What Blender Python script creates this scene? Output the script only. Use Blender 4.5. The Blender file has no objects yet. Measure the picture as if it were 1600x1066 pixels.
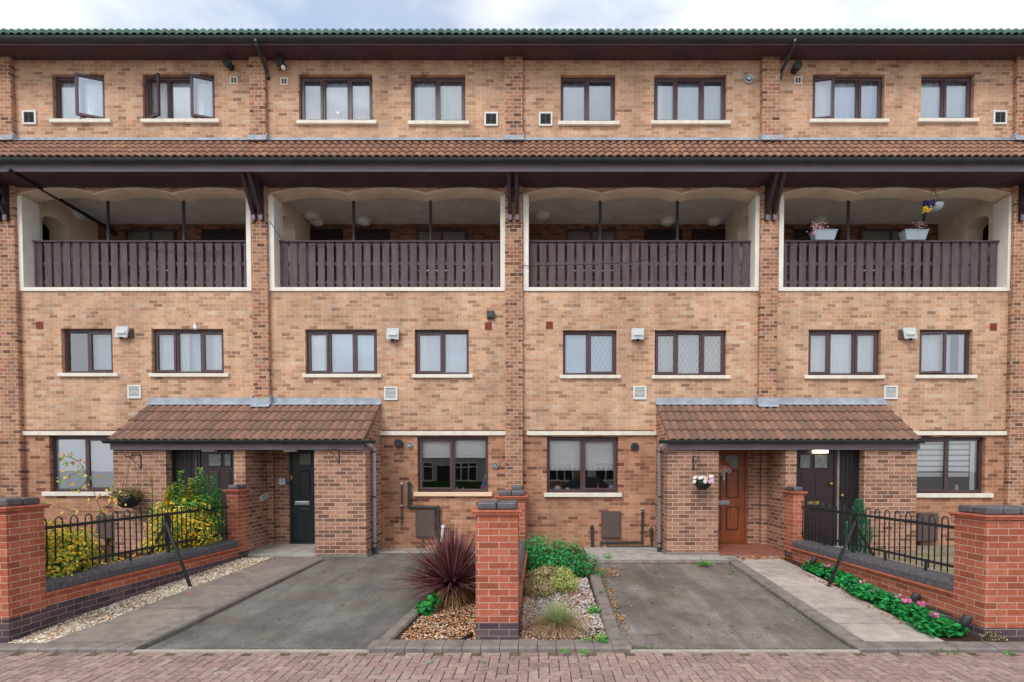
import bpy, math, random
from math import sin, cos, tan, pi, radians, sqrt, atan2
from mathutils import Vector, Matrix
random.seed(7)
C = bpy.context.scene.collection
R = random.random
def U(a, b): return a + (b-a)*R()

# ------------------------------------------------------------------ camera
F = 830.0; CX = 842.0; HZ = 731.0; TH = radians(1.5); CAMZ = 1.95
CY = HZ + F*tan(TH)
def ray(px, py):
    u = (px-CX)/F; v = -(py-CY)/F
    return (u, cos(TH)+v*sin(TH), -sin(TH)+v*cos(TH))
def at(px, py, D):
    r = ray(px, py); t = D/r[1]
    return (r[0]*t, D, CAMZ+r[2]*t)
def PX(px, D, py=560): return at(px, py, D)[0]
def PZ(py, D): return at(800, py, D)[2]
def ong(px, py, z):
    r = ray(px, py); t = (z-CAMZ)/r[2]
    return (r[0]*t, r[1]*t, z)
cam = bpy.data.cameras.new('camera'); co = bpy.data.objects.new('camera', cam); C.objects.link(co)
co.location = (0, 0, CAMZ); co.rotation_euler = (pi/2-TH, 0, 0)
cam.sensor_width = 36; cam.lens = 36*F/1600; cam.sensor_fit = 'HORIZONTAL'
cam.shift_x = -(CX-800)/1600; cam.shift_y = (CY-533)/1600
cam.clip_start = .05; cam.clip_end = 1500
bpy.context.scene.camera = co

# ------------------------------------------------------------------ colour / materials
def s(r, g, b, k=1.0):
    def f(c):
        c /= 255.0
        return (c/12.92 if c <= .04045 else ((c+.055)/1.055)**2.4)*k
    return (f(r), f(g), f(b), 1)
class NT:
    def __init__(self, name):
        self.m = bpy.data.materials.new(name); self.m.use_nodes = True
        self.t = self.m.node_tree; self.b = self.t.nodes['Principled BSDF']
    def n(self, typ, **kw):
        o = self.t.nodes.new(typ)
        for k, v in kw.items(): setattr(o, k, v)
        return o
    def l(self, a, b): self.t.links.new(a, b)
    def math(self, op, a, b=None, clamp=False):
        o = self.n('ShaderNodeMath', operation=op); o.use_clamp = clamp
        for i, x in enumerate((a, b)):
            if x is None: continue
            if isinstance(x, (int, float)): o.inputs[i].default_value = x
            else: self.l(x, o.inputs[i])
        return o.outputs[0]
    def mix(self, fac, a, b, mode='MIX'):
        o = self.n('ShaderNodeMix', data_type='RGBA', blend_type=mode)
        for i, x in ((0, fac), (6, a), (7, b)):
            if isinstance(x, (int, float, tuple)): o.inputs[i].default_value = x
            else: self.l(x, o.inputs[i])
        return o.outputs[2]
    def ramp(self, x, stops, interp='LINEAR'):
        o = self.n('ShaderNodeValToRGB'); o.color_ramp.interpolation = interp
        e = o.color_ramp.elements
        while len(e) < len(stops): e.new(.5)
        for i, (p, c) in enumerate(stops):
            e[i].position = p; e[i].color = c if isinstance(c, tuple) else (c, c, c, 1)
        self.l(x, o.inputs[0]); return o.outputs[0]
    def pos(self): return self.n('ShaderNodeNewGeometry').outputs['Position']
    def noise(self, vec, scale, detail=4, rough=.55, dist=0):
        o = self.n('ShaderNodeTexNoise'); o.inputs['Scale'].default_value = scale
        o.inputs['Detail'].default_value = detail; o.inputs['Roughness'].default_value = rough
        o.inputs['Distortion'].default_value = dist
        if vec is not None: self.l(vec, o.inputs['Vector'])
        return o.outputs[0]
    def scale(self, vec, sx, sy, sz):
        o = self.n('ShaderNodeVectorMath', operation='MULTIPLY'); self.l(vec, o.inputs[0]); o.inputs[1].default_value = (sx, sy, sz)
        return o.outputs[0]
    def bump(self, h, dist=.005, strength=1.0):
        o = self.n('ShaderNodeBump'); o.inputs['Distance'].default_value = dist; o.inputs['Strength'].default_value = strength
        self.l(h, o.inputs['Height']); self.l(o.outputs[0], self.b.inputs['Normal'])
    def col(self, c):
        if isinstance(c, tuple): self.b.inputs['Base Color'].default_value = c
        else: self.l(c, self.b.inputs['Base Color'])
    def rough(self, r, spec=.5):
        if isinstance(r, (int, float)): self.b.inputs['Roughness'].default_value = r
        else: self.l(r, self.b.inputs['Roughness'])
        self.b.inputs['Specular IOR Level'].default_value = spec

def brick(name, stops, mortar, bw=.226, rh=.0762, mt=.0055, phase=0.0, zph=0.0, weather=.25, bumpd=.006, dark=.0, stain=None):
    m = NT(name); p = m.pos()
    sep = m.n('ShaderNodeSeparateXYZ'); m.l(p, sep.inputs[0])
    u = m.math('ADD', m.math('ADD', sep.outputs[0], sep.outputs[1]), phase)
    w = m.math('ADD', sep.outputs[2], zph)
    cmb = m.n('ShaderNodeCombineXYZ'); m.l(u, cmb.inputs[0]); m.l(w, cmb.inputs[1])
    # slight waviness of the joints
    bt = m.n('ShaderNodeTexBrick'); m.l(cmb.outputs[0], bt.inputs['Vector'])
    bt.offset = .5; bt.inputs['Scale'].default_value = 1
    bt.inputs['Color1'].default_value = (0, 0, 0, 1); bt.inputs['Color2'].default_value = (1, 1, 1, 1)
    bt.inputs['Mortar'].default_value = (0.5, .5, .5, 1)
    bt.inputs['Mortar Size'].default_value = mt; bt.inputs['Mortar Smooth'].default_value = .25
    bt.inputs['Brick Width'].default_value = bw; bt.inputs['Row Height'].default_value = rh
    c = m.ramp(bt.outputs['Color'], stops)
    n1 = m.noise(p, 26, 5, .65); c = m.mix(.5, c, m.ramp(n1, [(.28, .62), (.72, 1.3)]), 'MULTIPLY')
    mort = m.mix(.3, mortar, m.ramp(m.noise(p, 9, 4), [(.3, .6), (.7, 1.25)]), 'MULTIPLY')
    c = m.mix(bt.outputs['Fac'], c, mort)
    # large patches of weathering
    n2 = m.noise(p, .9, 6, .6); c = m.mix(weather, c, m.ramp(n2, [(.33, (.55, .5, .46, 1)), (.62, (1.15, 1.12, 1.08, 1))]), 'MULTIPLY')
    n3 = m.noise(m.scale(p, 3.2, 3.2, .35), 1.0, 5, .6); c = m.mix(min(1, weather*1.3), c, m.ramp(n3, [(.36, .62), (.58, 1.07)]), 'MULTIPLY')
    if stain:
        n4 = m.noise(p, 2.6, 5, .7); c = m.mix(m.ramp(n4, [(.6, 0.0), (.74, .5)]), c, stain)
    m.col(c); m.rough(.9, .25)
    h = m.math('ADD', m.math('SUBTRACT', 1.0, bt.outputs['Fac']), m.math('MULTIPLY', n1, .5)); m.bump(h, bumpd, .9)
    return m.m
def plain(name, c, rough=.5, spec=.5, var=.12, nscale=8, bumpd=0, metal=0, streak=0, stretch=(1, 1, 1)):
    m = NT(name); p = m.pos()
    q = m.scale(p, *stretch)
    n1 = m.noise(q, nscale, 6, .6)
    cc = m.mix(1.0, c, m.ramp(n1, [(.3, 1-var*1.6), (.7, 1+var)]), 'MULTIPLY')
    if streak:
        n2 = m.noise(m.scale(p, 7, 7, .5), 1.3, 5, .65); cc = m.mix(streak, cc, m.ramp(n2, [(.35, .45), (.62, 1.05)]), 'MULTIPLY')
    m.col(cc); m.rough(rough, spec); m.b.inputs['Metallic'].default_value = metal
    if bumpd: m.bump(m.noise(p, nscale*6, 5, .6), bumpd, .8)
    return m.m
def attr_mat(name, rough=.6, spec=.4, var=.15, nscale=30, trans=0, bumpd=0, stain=0):
    m = NT(name); a = m.n('ShaderNodeVertexColor', layer_name='col'); p = m.pos()
    cc = m.mix(1.0, a.outputs[0], m.ramp(m.noise(p, nscale, 4), [(.3, 1-var*1.5), (.7, 1+var)]), 'MULTIPLY')
    if stain:
        cc = m.mix(stain, cc, m.ramp(m.noise(p, 1.6, 6, .65), [(.35, .6), (.62, 1.12)]), 'MULTIPLY')
    m.col(cc); m.rough(rough, spec)
    if bumpd: m.bump(m.noise(p, nscale*4, 5, .6), bumpd, .8)
    if trans:
        t = m.n('ShaderNodeBsdfTranslucent'); m.l(cc, t.inputs[0]); x = m.n('ShaderNodeMixShader'); x.inputs[0].default_value = trans
        m.l(m.b.outputs[0], x.inputs[1]); m.l(t.outputs[0], x.inputs[2])
        m.l(x.outputs[0], m.t.nodes['Material Output'].inputs[0])
    return m.m
def glass_mat(name, refl=.22, tint=(.93, .96, .97, 1), rough=.0, wave=0):
    m = NT(name); t = m.t; t.nodes.remove(m.b)
    tr = m.n('ShaderNodeBsdfTransparent'); tr.inputs[0].default_value = tint
    gl = m.n('ShaderNodeBsdfGlossy'); gl.inputs['Roughness'].default_value = rough; gl.inputs[0].default_value = (.95, .97, 1, 1)
    mx = m.n('ShaderNodeMixShader'); mx.inputs[0].default_value = refl
    fr = m.n('ShaderNodeFresnel'); fr.inputs[0].default_value = 1.5
    m.l(m.math('ADD', fr.outputs[0], refl-.04, True), mx.inputs[0])
    if wave:
        bp = m.n('ShaderNodeBump'); bp.inputs['Distance'].default_value = wave
        m.l(m.noise(m.pos(), 1.6, 1, .4), bp.inputs['Height']); m.l(bp.outputs[0], gl.inputs['Normal'])
    m.l(tr.outputs[0], mx.inputs[1]); m.l(gl.outputs[0], mx.inputs[2])
    m.l(mx.outputs[0], t.nodes['Material Output'].inputs[0])
    return m.m

M = {}
M['buff'] = brick('buff_brick', [(0, s(152, 116, 94)), (.06, s(175, 136, 110)), (.2, s(193, 149, 120)), (.42, s(204, 160, 130)), (.62, s(210, 168, 139)), (.8, s(216, 174, 145)), (.9, s(190, 155, 130)), (1, s(214, 185, 162))],
                  s(228, 198, 172), bw=.192, mt=.0062, weather=.36, bumpd=.009, stain=s(182, 136, 102))
M['lower'] = brick('ground_floor_brick', [(0, s(112, 76, 62)), (.1, s(150, 104, 82)), (.4, s(182, 132, 104)), (.7, s(194, 144, 116)), (.88, s(166, 116, 92)), (1, s(198, 158, 130))],
                   s(206, 168, 142), bw=.218, mt=.005, weather=.36, phase=.06)
M['pil'] = brick('pilaster_brick', [(0, s(104, 76, 62)), (.14, s(140, 98, 76)), (.35, s(174, 128, 100)), (.6, s(192, 146, 115)), (.85, s(164, 108, 84)), (1, s(158, 132, 110))],
                 s(214, 186, 166), bw=.17, mt=.0065, weather=.26, phase=.04)
M['porch'] = brick('porch_brick', [(0, s(112, 84, 72)), (.15, s(132, 98, 82)), (.45, s(156, 116, 96)), (.75, s(170, 126, 103)), (1, s(184, 142, 118))],
                   s(218, 184, 164), mt=.0068, weather=.2, phase=.1, zph=.02)
M['orange'] = brick('orange_brick', [(0, s(156, 88, 68)), (.2, s(170, 94, 72)), (.6, s(184, 104, 80)), (1, s(192, 116, 92))],
                    s(212, 178, 158), rh=.075, mt=.0052, weather=.26, phase=.11, zph=.0, stain=s(206, 168, 150))
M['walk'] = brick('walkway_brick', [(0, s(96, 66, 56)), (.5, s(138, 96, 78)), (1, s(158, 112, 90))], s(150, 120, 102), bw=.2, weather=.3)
M['blue'] = brick('blue_brick', [(0, s(76, 64, 70)), (.5, s(94, 78, 84)), (1, s(108, 90, 94))], s(160, 142, 134), rh=.075, mt=.005, weather=.2, phase=.11)
M['coping'] = plain('blue_coping', s(92, 91, 96), .45, .5, .2, 14, .002)
M['creasing'] = plain('creasing_tile', s(186, 106, 82), .8, .3, .2, 12, .002)
M['white'] = plain('white_paint', s(236, 230, 218), .6, .4, .06, 5, .0006, streak=.1)
M['stone'] = plain('painted_sill', s(232, 224, 208), .7, .3, .07, 7, .001, streak=.12)
M['peach'] = plain('peach_sill', s(240, 205, 172), .7, .3, .06, 7, .001)
M['cream'] = plain('cream_soffit', s(232, 214, 190), .8, .2, .1, 3, .001)
M['ceil'] = plain('balcony_ceiling', s(222, 218, 214), .9, .2, .1, 2.5, .003)
M['frame'] = plain('rosewood_frame', s(80, 58, 61), .42, .5, .12, 6)
M['fascia'] = plain('fascia_board', s(124, 112, 120), .55, .4, .14, 4, stretch=(.4, 1, 4), streak=.12)
M['soffit'] = plain('soffit_board', s(78, 56, 62), .6, .4, .15, 3)
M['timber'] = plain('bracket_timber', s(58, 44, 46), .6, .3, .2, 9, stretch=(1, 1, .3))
M['slat'] = plain('balustrade_board', s(94, 80, 84), .6, .35, .2, 4, .0006, stretch=(3, 3, .6), streak=.35)
M['gutter'] = plain('black_gutter', s(46, 54, 56), .35, .5, .2, 6)
M['black'] = plain('black_metal', s(36, 38, 40), .4, .5, .15, 8)
M['iron'] = plain('railing_paint', s(38, 42, 42), .38, .5, .15, 14)
M['pipegrey'] = plain('grey_pipe', s(200, 204, 214), .45, .5, .1, 5)
M['pipeblack'] = plain('black_pipe', s(58, 56, 58), .45, .5, .15, 9)
M['lead'] = plain('lead_flashing', s(164, 171, 181), .55, .4, .2, 6, .002)
M['vent'] = plain('vent_plastic', s(220, 220, 216), .5, .4, .05, 8)
M['ventdark'] = plain('vent_grey_mesh', s(96, 98, 98), .7, .3, .1, 20)  # grey for the vent backs and the darker louvres
M['terra'] = plain('terracotta', s(142, 68, 48), .8, .3, .15, 20)
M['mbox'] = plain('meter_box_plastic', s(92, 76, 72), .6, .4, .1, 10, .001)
M['lampglass'] = plain('opal_lamp', s(244, 242, 236), .4, .5, .05, 4)
M['curtain'] = plain('net_curtain', s(236, 240, 243), .9, .1, .05, 5, stretch=(6, 6, .4))
M['drape'] = plain('grey_drape', s(210, 219, 228), .9, .1, .05, 5, stretch=(6, 6, .4))
M['rollerwhite'] = plain('roller_fabric', (.93, .94, .94, 1), .9, .1, .03, 5)
M['drapedark'] = plain('grey_blind', s(166, 178, 188), .9, .1, .05, 5)
M['drapeB'] = plain('pale_drape', s(196, 208, 220), .9, .1, .08, 3, stretch=(4, 4, .6))
M['drapeC'] = plain('cool_drape', s(184, 194, 206), .9, .1, .08, 3, stretch=(4, 4, .6))
M['darkroom'] = plain('room_wall', s(90, 84, 82), .9, .2, .1, 2)
M['glass'] = glass_mat('window_glass', .27, wave=.0006)
M['glassdark'] = glass_mat('ground_glass', .19, (1, 1, 1, 1), wave=.0008)
M['dooro'] = plain('oak_door', s(142, 76, 42), .42, .5, .25, 5, .0005, stretch=(6, 6, .5))
M['doord'] = plain('maroon_door', s(44, 26, 31), .38, .5, .15, 5)
M['doorg'] = plain('green_door', s(27, 38, 40), .35, .5, .15, 5)
M['doorshed'] = plain('store_door', s(30, 24, 28), .5, .4, .15, 5)
M['frost'] = plain('patterned_glass', s(108, 116, 112), .18, .7, .5, 55, .002)
M['brass'] = plain('brass', s(176, 146, 92), .3, .5, .1, 9, metal=.8)
M['chrome'] = plain('letter_plate_metal', s(176, 184, 186), .3, .5, .1, 9, metal=.6)
M['concrete'] = plain('concrete_slab', s(182, 170, 160), .85, .25, .14, 6, .002)
M['concreteL'] = plain('worn_concrete_slab', s(146, 132, 123), .8, .3, .22, 3, .002)
M['concrete2'] = plain('porch_concrete', s(172, 166, 158), .8, .3, .2, 4, .002)
M['quarry'] = plain('quarry_tile', s(148, 92, 74), .7, .4, .15, 6, .001)
M['kerb'] = plain('kerb_block', s(136, 126, 119), .88, .2, .2, 7, .003)
M['soil'] = plain('soil', s(74, 58, 44), .95, .1, .3, 12, .006)
M['leaf'] = attr_mat('leaves', .55, .35, .2, 40, .25)
M['petal'] = attr_mat('petals', .6, .3, .1, 40, .2)
M['stone_bits'] = attr_mat('gravel_stones', .8, .3, .12, 60)
M['slab'] = attr_mat('path_slabs', .85, .25, .14, 7, bumpd=.003, stain=.5)
M['paver'] = attr_mat('clay_pavers', .85, .25, .2, 18, bumpd=.002, stain=.3)
M['stem'] = plain('stems', s(92, 70, 48), .8, .2, .2, 20)
M['greystem'] = plain('green_stem', s(78, 92, 44), .7, .2, .2, 20)
M['whiteobj'] = plain('white_ceramic', s(232, 230, 226), .35, .5, .03, 5)
M['orangeobj'] = plain('orange_felt', s(226, 96, 52), .8, .2, .05, 5)
M['planter'] = plain('pale_planter', s(168, 180, 190), .5, .4, .06, 5)
M['potdark'] = plain('dark_pot', s(34, 38, 42), .6, .4, .2, 30, .003)
M['signw'] = plain('sign_white', s(220, 226, 230), .4, .4, .03, 5)
M['ink'] = plain('sign_ink', s(60, 66, 74), .6, .3, .03, 5)
M['pink'] = plain('door_sign_paint', s(214, 120, 96), .5, .4, .1, 8)
def tile_mat(name, base, green=0):
    m = NT(name); p = m.pos()
    a = m.n('ShaderNodeVertexColor', layer_name='col')
    c = m.mix(1.0, a.outputs[0], m.ramp(m.noise(p, 22, 5, .65), [(.3, .68), (.7, 1.2)]), 'MULTIPLY')
    c = m.mix(m.ramp(m.noise(p, 3.5, 6, .7), [(.45, 0.0), (.72, .55)]), c, s(104, 88, 80))
    c = m.mix(m.ramp(m.noise(p, 48, 3, .5), [(.73, 0.0), (.76, .8)]), c, s(190, 184, 170))
    m.col(c); m.rough(.85, .25); m.bump(m.noise(p, 60, 4, .6), .002, .8)
    return m.m
M['tile'] = tile_mat('clay_pantile', None)
def asphalt(name, c1, c2, patch):
    m = NT(name); p = m.pos()
    v = m.n('ShaderNodeTexVoronoi'); v.inputs['Scale'].default_value = 95; m.l(p, v.inputs['Vector'])
    agg = m.ramp(v.outputs['Color'], [(0, c1), (.7, c2), (.93, c2), (1, s(170, 166, 158))])
    c = m.mix(.85, agg, m.ramp(m.noise(p, .9, 7, .62), [(.34, .5), (.5, .93), (.66, 1.3)]), 'MULTIPLY')
    c = m.mix(.6, c, m.ramp(m.noise(p, 5, 6, .7), [(.35, .75), (.65, 1.15)]), 'MULTIPLY')
    c = m.mix(m.ramp(m.noise(m.scale(p, 1, 1, 1), 1.7, 6, .7, .5), [(.54, 0.0), (.68, .75)]), c, patch)
    vc = m.n('ShaderNodeTexVoronoi'); vc.feature = 'DISTANCE_TO_EDGE'; vc.inputs['Scale'].default_value = .8
    wv = m.n('ShaderNodeVectorMath', operation='ADD'); m.l(p, wv.inputs[0]); nn_ = m.n('ShaderNodeTexNoise'); nn_.inputs['Scale'].default_value = 2.5; nn_.inputs['Detail'].default_value = 6; m.l(p, nn_.inputs['Vector']); m.l(nn_.outputs['Color'], wv.inputs[1]); m.l(wv.outputs[0], vc.inputs['Vector'])
    crack = m.math('MULTIPLY', m.ramp(vc.outputs['Distance'], [(.0, 1.0), (.012, 0.0)]), m.ramp(m.noise(p, .7, 2), [(.52, 0.0), (.58, .7)]))
    c = m.mix(crack, c, s(52, 48, 44))
    c = m.mix(m.ramp(m.noise(p, 75, 2, .5), [(.7, 0.0), (.74, .7)]), c, s(186, 178, 166))
    c = m.mix(m.ramp(m.noise(m.scale(p, 3.2, .35, 1), 1.0, 4, .6), [(.42, .35), (.6, 0.0)]), c, s(66, 62, 58))
    m.col(c); m.rough(m.ramp(m.noise(p, 1.1, 5), [(.35, .55), (.65, .85)]), .35)
    m.bump(v.outputs['Distance'], .004, .7)
    return m.m
M['asphL'] = asphalt('asphalt_smooth', s(98, 95, 91), s(132, 127, 120), s(126, 114, 100))
M['asphR'] = asphalt('asphalt_coarse', s(104, 98, 92), s(148, 140, 131), s(122, 110, 92))

# ------------------------------------------------------------------ mesh builder
class MB:
    def __init__(self): self.v = []; self.f = []; self.c = []; self.col = None
    def add(self, vs, fs, col=None):
        o = len(self.v); self.v += [tuple(x) for x in vs]; self.f += [tuple(i+o for i in f) for f in fs]
        self.c += [col or self.col]*len(fs); return self
    def box(self, x0, x1, y0, y1, z0, z1, col=None):
        x0, x1 = min(x0, x1), max(x0, x1); y0, y1 = min(y0, y1), max(y0, y1); z0, z1 = min(z0, z1), max(z0, z1)
        v = [(x0, y0, z0), (x1, y0, z0), (x1, y1, z0), (x0, y1, z0), (x0, y0, z1), (x1, y0, z1), (x1, y1, z1), (x0, y1, z1)]
        return self.add(v, [(0, 3, 2, 1), (4, 5, 6, 7), (0, 1, 5, 4), (1, 2, 6, 5), (2, 3, 7, 6), (3, 0, 4, 7)], col)
    def quad(self, a, b, c, d, col=None): return self.add([a, b, c, d], [(0, 1, 2, 3)], col)
    def bar(self, p, q, w, h, up=(0, 0, 1), col=None):
        p = Vector(p); q = Vector(q); d = (q-p).normalized(); sd = d.cross(Vector(up))
        if sd.length < 1e-4: sd = Vector((1, 0, 0))
        sd.normalize(); u2 = sd.cross(d).normalized()
        v = []
        for e in (p, q):
            for a, b in ((-1, -1), (1, -1), (1, 1), (-1, 1)): v.append(e+sd*a*w/2+u2*b*h/2)
        return self.add(v, [(0, 3, 2, 1), (4, 5, 6, 7), (0, 1, 5, 4), (1, 2, 6, 5), (2, 3, 7, 6), (3, 0, 4, 7)], col)
    def tube(self, pts, r, n=8, cap=True, col=None):
        pts = [Vector(p) for p in pts]; rs = r if isinstance(r, (list, tuple)) else [r]*len(pts)
        o = []; ref = None
        for i, p in enumerate(pts):
            d = (pts[min(i+1, len(pts)-1)]-pts[max(i-1, 0)])
            d = d.normalized() if d.length > 1e-9 else Vector((0, 0, 1))
            if ref is None: ref = d.orthogonal().normalized()
            ref = (ref-d*ref.dot(d)); ref = ref.normalized() if ref.length > 1e-6 else d.orthogonal().normalized()
            b = d.cross(ref)
            for k in range(n): a = 2*pi*k/n; o.append(p+(ref*cos(a)+b*sin(a))*rs[i])
        f = []
        for i in range(len(pts)-1):
            for k in range(n): f.append((i*n+k, i*n+(k+1) % n, (i+1)*n+(k+1) % n, (i+1)*n+k))
        if cap: f.append(tuple(range(n))[::-1]); f.append(tuple((len(pts)-1)*n+k for k in range(n)))
        return self.add(o, f, col)
    def disc(self, c, ax, r, h, n=20, col=None):
        c = Vector(c); ax = Vector(ax).normalized(); return self.tube([c, c+ax*h], r, n, True, col)
    def dome(self, c, ax, r, h, n=18, m=5, col=None):
        c = Vector(c); ax = Vector(ax).normalized(); pts = []; rs = []
        for i in range(m+1): t = pi/2*i/m; pts.append(c+ax*h*sin(t)); rs.append(max(r*cos(t), .0005))
        return self.tube(pts, rs, n, True, col)
    def lathe(self, c, prof, n=20, col=None):
        c = Vector(c); v = []; f = []
        for r, z in prof:
            for k in range(n): a = 2*pi*k/n; v.append((c.x+r*cos(a), c.y+r*sin(a), c.z+z))
        for i in range(len(prof)-1):
            for k in range(n): f.append((i*n+k, i*n+(k+1) % n, (i+1)*n+(k+1) % n, (i+1)*n+k))
        f.append(tuple(range(n))[::-1]); f.append(tuple((len(prof)-1)*n+k for k in range(n)))
        return self.add(v, f, col)
    def skew(self, k, y0=6.3): self.v = [(x+k*(y-y0), y, z) for x, y, z in self.v]; return self
    def build(self, name, mat, parent=None, bevel=0, smooth=False, base=None):
        off = Vector((0, 0, 0))
        if parent is not None:
            r = parent
            while r.parent: r = r.parent
            off = r.location.copy()
        elif base is not None: off = Vector(base)
        me = bpy.data.meshes.new(name); me.from_pydata([(v[0]-off.x, v[1]-off.y, v[2]-off.z) for v in self.v], [], self.f)
        me.materials.append(mat)
        if any(c is not None for c in self.c):
            at_ = me.color_attributes.new('col', 'FLOAT_COLOR', 'CORNER'); buf = []
            for f, c in zip(self.f, self.c): buf += list(c or (1, 1, 1, 1))*len(f)
            at_.data.foreach_set('color', buf)
        me.update()
        if smooth: me.polygons.foreach_set('use_smooth', [True]*len(me.polygons))
        ob = bpy.data.objects.new(name, me); C.objects.link(ob)
        if parent is not None: ob.parent = parent
        elif base is not None: ob.location = off
        if bevel:
            b = ob.modifiers.new('bevel', 'BEVEL'); b.width = bevel; b.segments = 2; b.limit_method = 'ANGLE'
        return ob
def tag(o, label, cat, group=None, kind=None):
    o['label'] = label; o['category'] = cat
    if group: o['group'] = group
    if kind: o['kind'] = kind
    return o
def thing(name, label, cat, loc, group=None):
    o = bpy.data.objects.new(name, None); C.objects.link(o); o.location = loc; o.empty_display_size = .2
    return tag(o, label, cat, group)
def struct(name, mb, mat, **k):
    o = mb.build(name, mat, **k); o['kind'] = 'structure'; return o

# ------------------------------------------------------------------ key depths
DF = 11.30    # facade
DP = 10.30    # porch front
DPI = 11.20   # pilaster face
DR = 11.67    # back of the balcony parapet wall
DB = 13.30    # walkway back wall
DDOOR = 11.25 # entrance doors
DE = 10.65    # middle eaves
DT = 10.86    # top eaves
XL, XR = -14.2, 13.2
def gz(y):
    if y < 5.9: return 0.0
    if y < 9.8: return .22*(y-5.9)/3.9
    return .22

def wall_holes(mb, x0, x1, z0, z1, holes, Y, depth=.12):
    """front sheet with rectangular holes plus the reveals of each hole"""
    xs = sorted({x0, x1} | {h[0] for h in holes} | {h[1] for h in holes}); zs = sorted({z0, z1} | {h[2] for h in holes} | {h[3] for h in holes})
    xs = [x for x in xs if x0-1e-6 <= x <= x1+1e-6]; zs = [z for z in zs if z0-1e-6 <= z <= z1+1e-6]
    for i in range(len(xs)-1):
        for j in range(len(zs)-1):
            cx = (xs[i]+xs[i+1])/2; cz = (zs[j]+zs[j+1])/2
            if any(h[0] < cx < h[1] and h[2] < cz < h[3] for h in holes): continue
            mb.quad((xs[i], Y, zs[j]), (xs[i+1], Y, zs[j]), (xs[i+1], Y, zs[j+1]), (xs[i], Y, zs[j+1]))
    for a, b, c, d in [h[:4] for h in holes]:
        dd = depth; Z1 = min(d, z1); Z0 = max(c, z0)
        mb.quad((a, Y, Z0), (a, Y, Z1), (a, Y+dd, Z1), (a, Y+dd, Z0))
        mb.quad((b, Y, Z0), (b, Y+dd, Z0), (b, Y+dd, Z1), (b, Y, Z1))
        if d <= z1: mb.quad((a, Y, d), (b, Y, d), (b, Y+dd, d), (a, Y+dd, d))
        if c >= z0: mb.quad((a, Y, c), (a, Y+dd, c), (b, Y+dd, c), (b, Y, c))

B = thing('apartment_building', 'long four storey buff brick apartment block with brown windows, slatted balconies and pantile roofs', 'apartment building', (0, DF, .2))

# ------------------------------------------------------------------ window table
# (x0,x1,ytop,ybot, pattern, openings, curtain style, sill px range, sill y range)
TOP = [(82, 163.5, 116, 188, 'FS', {1: ('R', 20)}, 'net', (76.5, 171.5), 'top left window with its right light open'),
       (223, 335.5, 116, 188, 'SFS', {0: ('L', 24), 2: ('R', 19)}, 'net', (219, 342), 'top window with both side lights open'),
       (467, 582, 116, 190, 'SFS', {}, 'drape', (463, 588), ''),
       (641.5, 727, 117, 191, 'FS', {}, 'net', (637, 733), ''),
       (876, 961.5, 117, 191.5, 'FS', {}, 'drape', (872, 968), ''),
       (1022, 1135, 117, 190.5, 'SFS', {}, 'drape', (1017.6, 1142), ''),
       (1269.5, 1382, 116, 188, 'SFS', {0: ('L', 9)}, 'net', (1266, 1390), ''),
       (1439, 1522, 116, 187, 'FS', {}, 'net', (1435.5, 1530.5), '')]
FIRST = [(96, 176, 513.5, 583.5, 'FS', {}, 'halfdark', (89, 183), ''),
         (237, 349.5, 514, 584, 'SFS', {}, 'parted', (232, 356), ''),
         (477, 589, 514.5, 585, 'SFS', {}, 'drape', (472, 595), ''),
         (648, 732.5, 515, 585.5, 'SF', {}, 'drape', (643.5, 738.5), ''),
         (879.5, 963.5, 516, 586.5, 'FS', {}, 'lead', (874.7, 970), ''),
         (1023, 1135, 516, 587, 'SFS', {}, 'lead', (1019, 1142), ''),
         (1263, 1376.5, 515, 587, 'SFS', {}, 'net', (1258, 1383.5), ''),
         (1436.5, 1519.5, 515, 586.5, 'SF', {0: ('L', 8)}, 'drape2', (1432, 1527.5), '')]
GROUND = [(76.7, 184, 681, 768.5, 'FS', {}, 'blind', (65, 184), ''),
          (652, 762.5, 682, 769, 'SF', {}, 'blindtop', (646, 769), ''),
          (854.5, 966, 682.5, 770, 'FS', {}, 'blindmid', (850, 972.5), ''),
          (1430, 1540, 683, 771, 'SF', {}, 'stripe', (1430, 1553), '')]
def rect(w, D=DF):
    yc = (w[2]+w[3])/2
    return (PX(w[0], D, yc), PX(w[1], D, yc), PZ(w[3], D), PZ(w[2], D))
# ------------------------------------------------------------------ facade sheets
BAYS = [(30.5, 393.5), (421, 790.5), (817.5, 1187.5), (1216, 1580.5)]
ZB0 = PZ(455.5, DF)       # bottom of the balcony frames
ZB1 = PZ(306.5, DF)       # arch springing
ZTOPW = PZ(97, DF)
ZBAND = PZ(674, DF); ZBAND0 = PZ(680.5, DF)
bays = [(PX(a, DF, 400), PX(b, DF, 400)) for a, b in BAYS]
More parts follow.
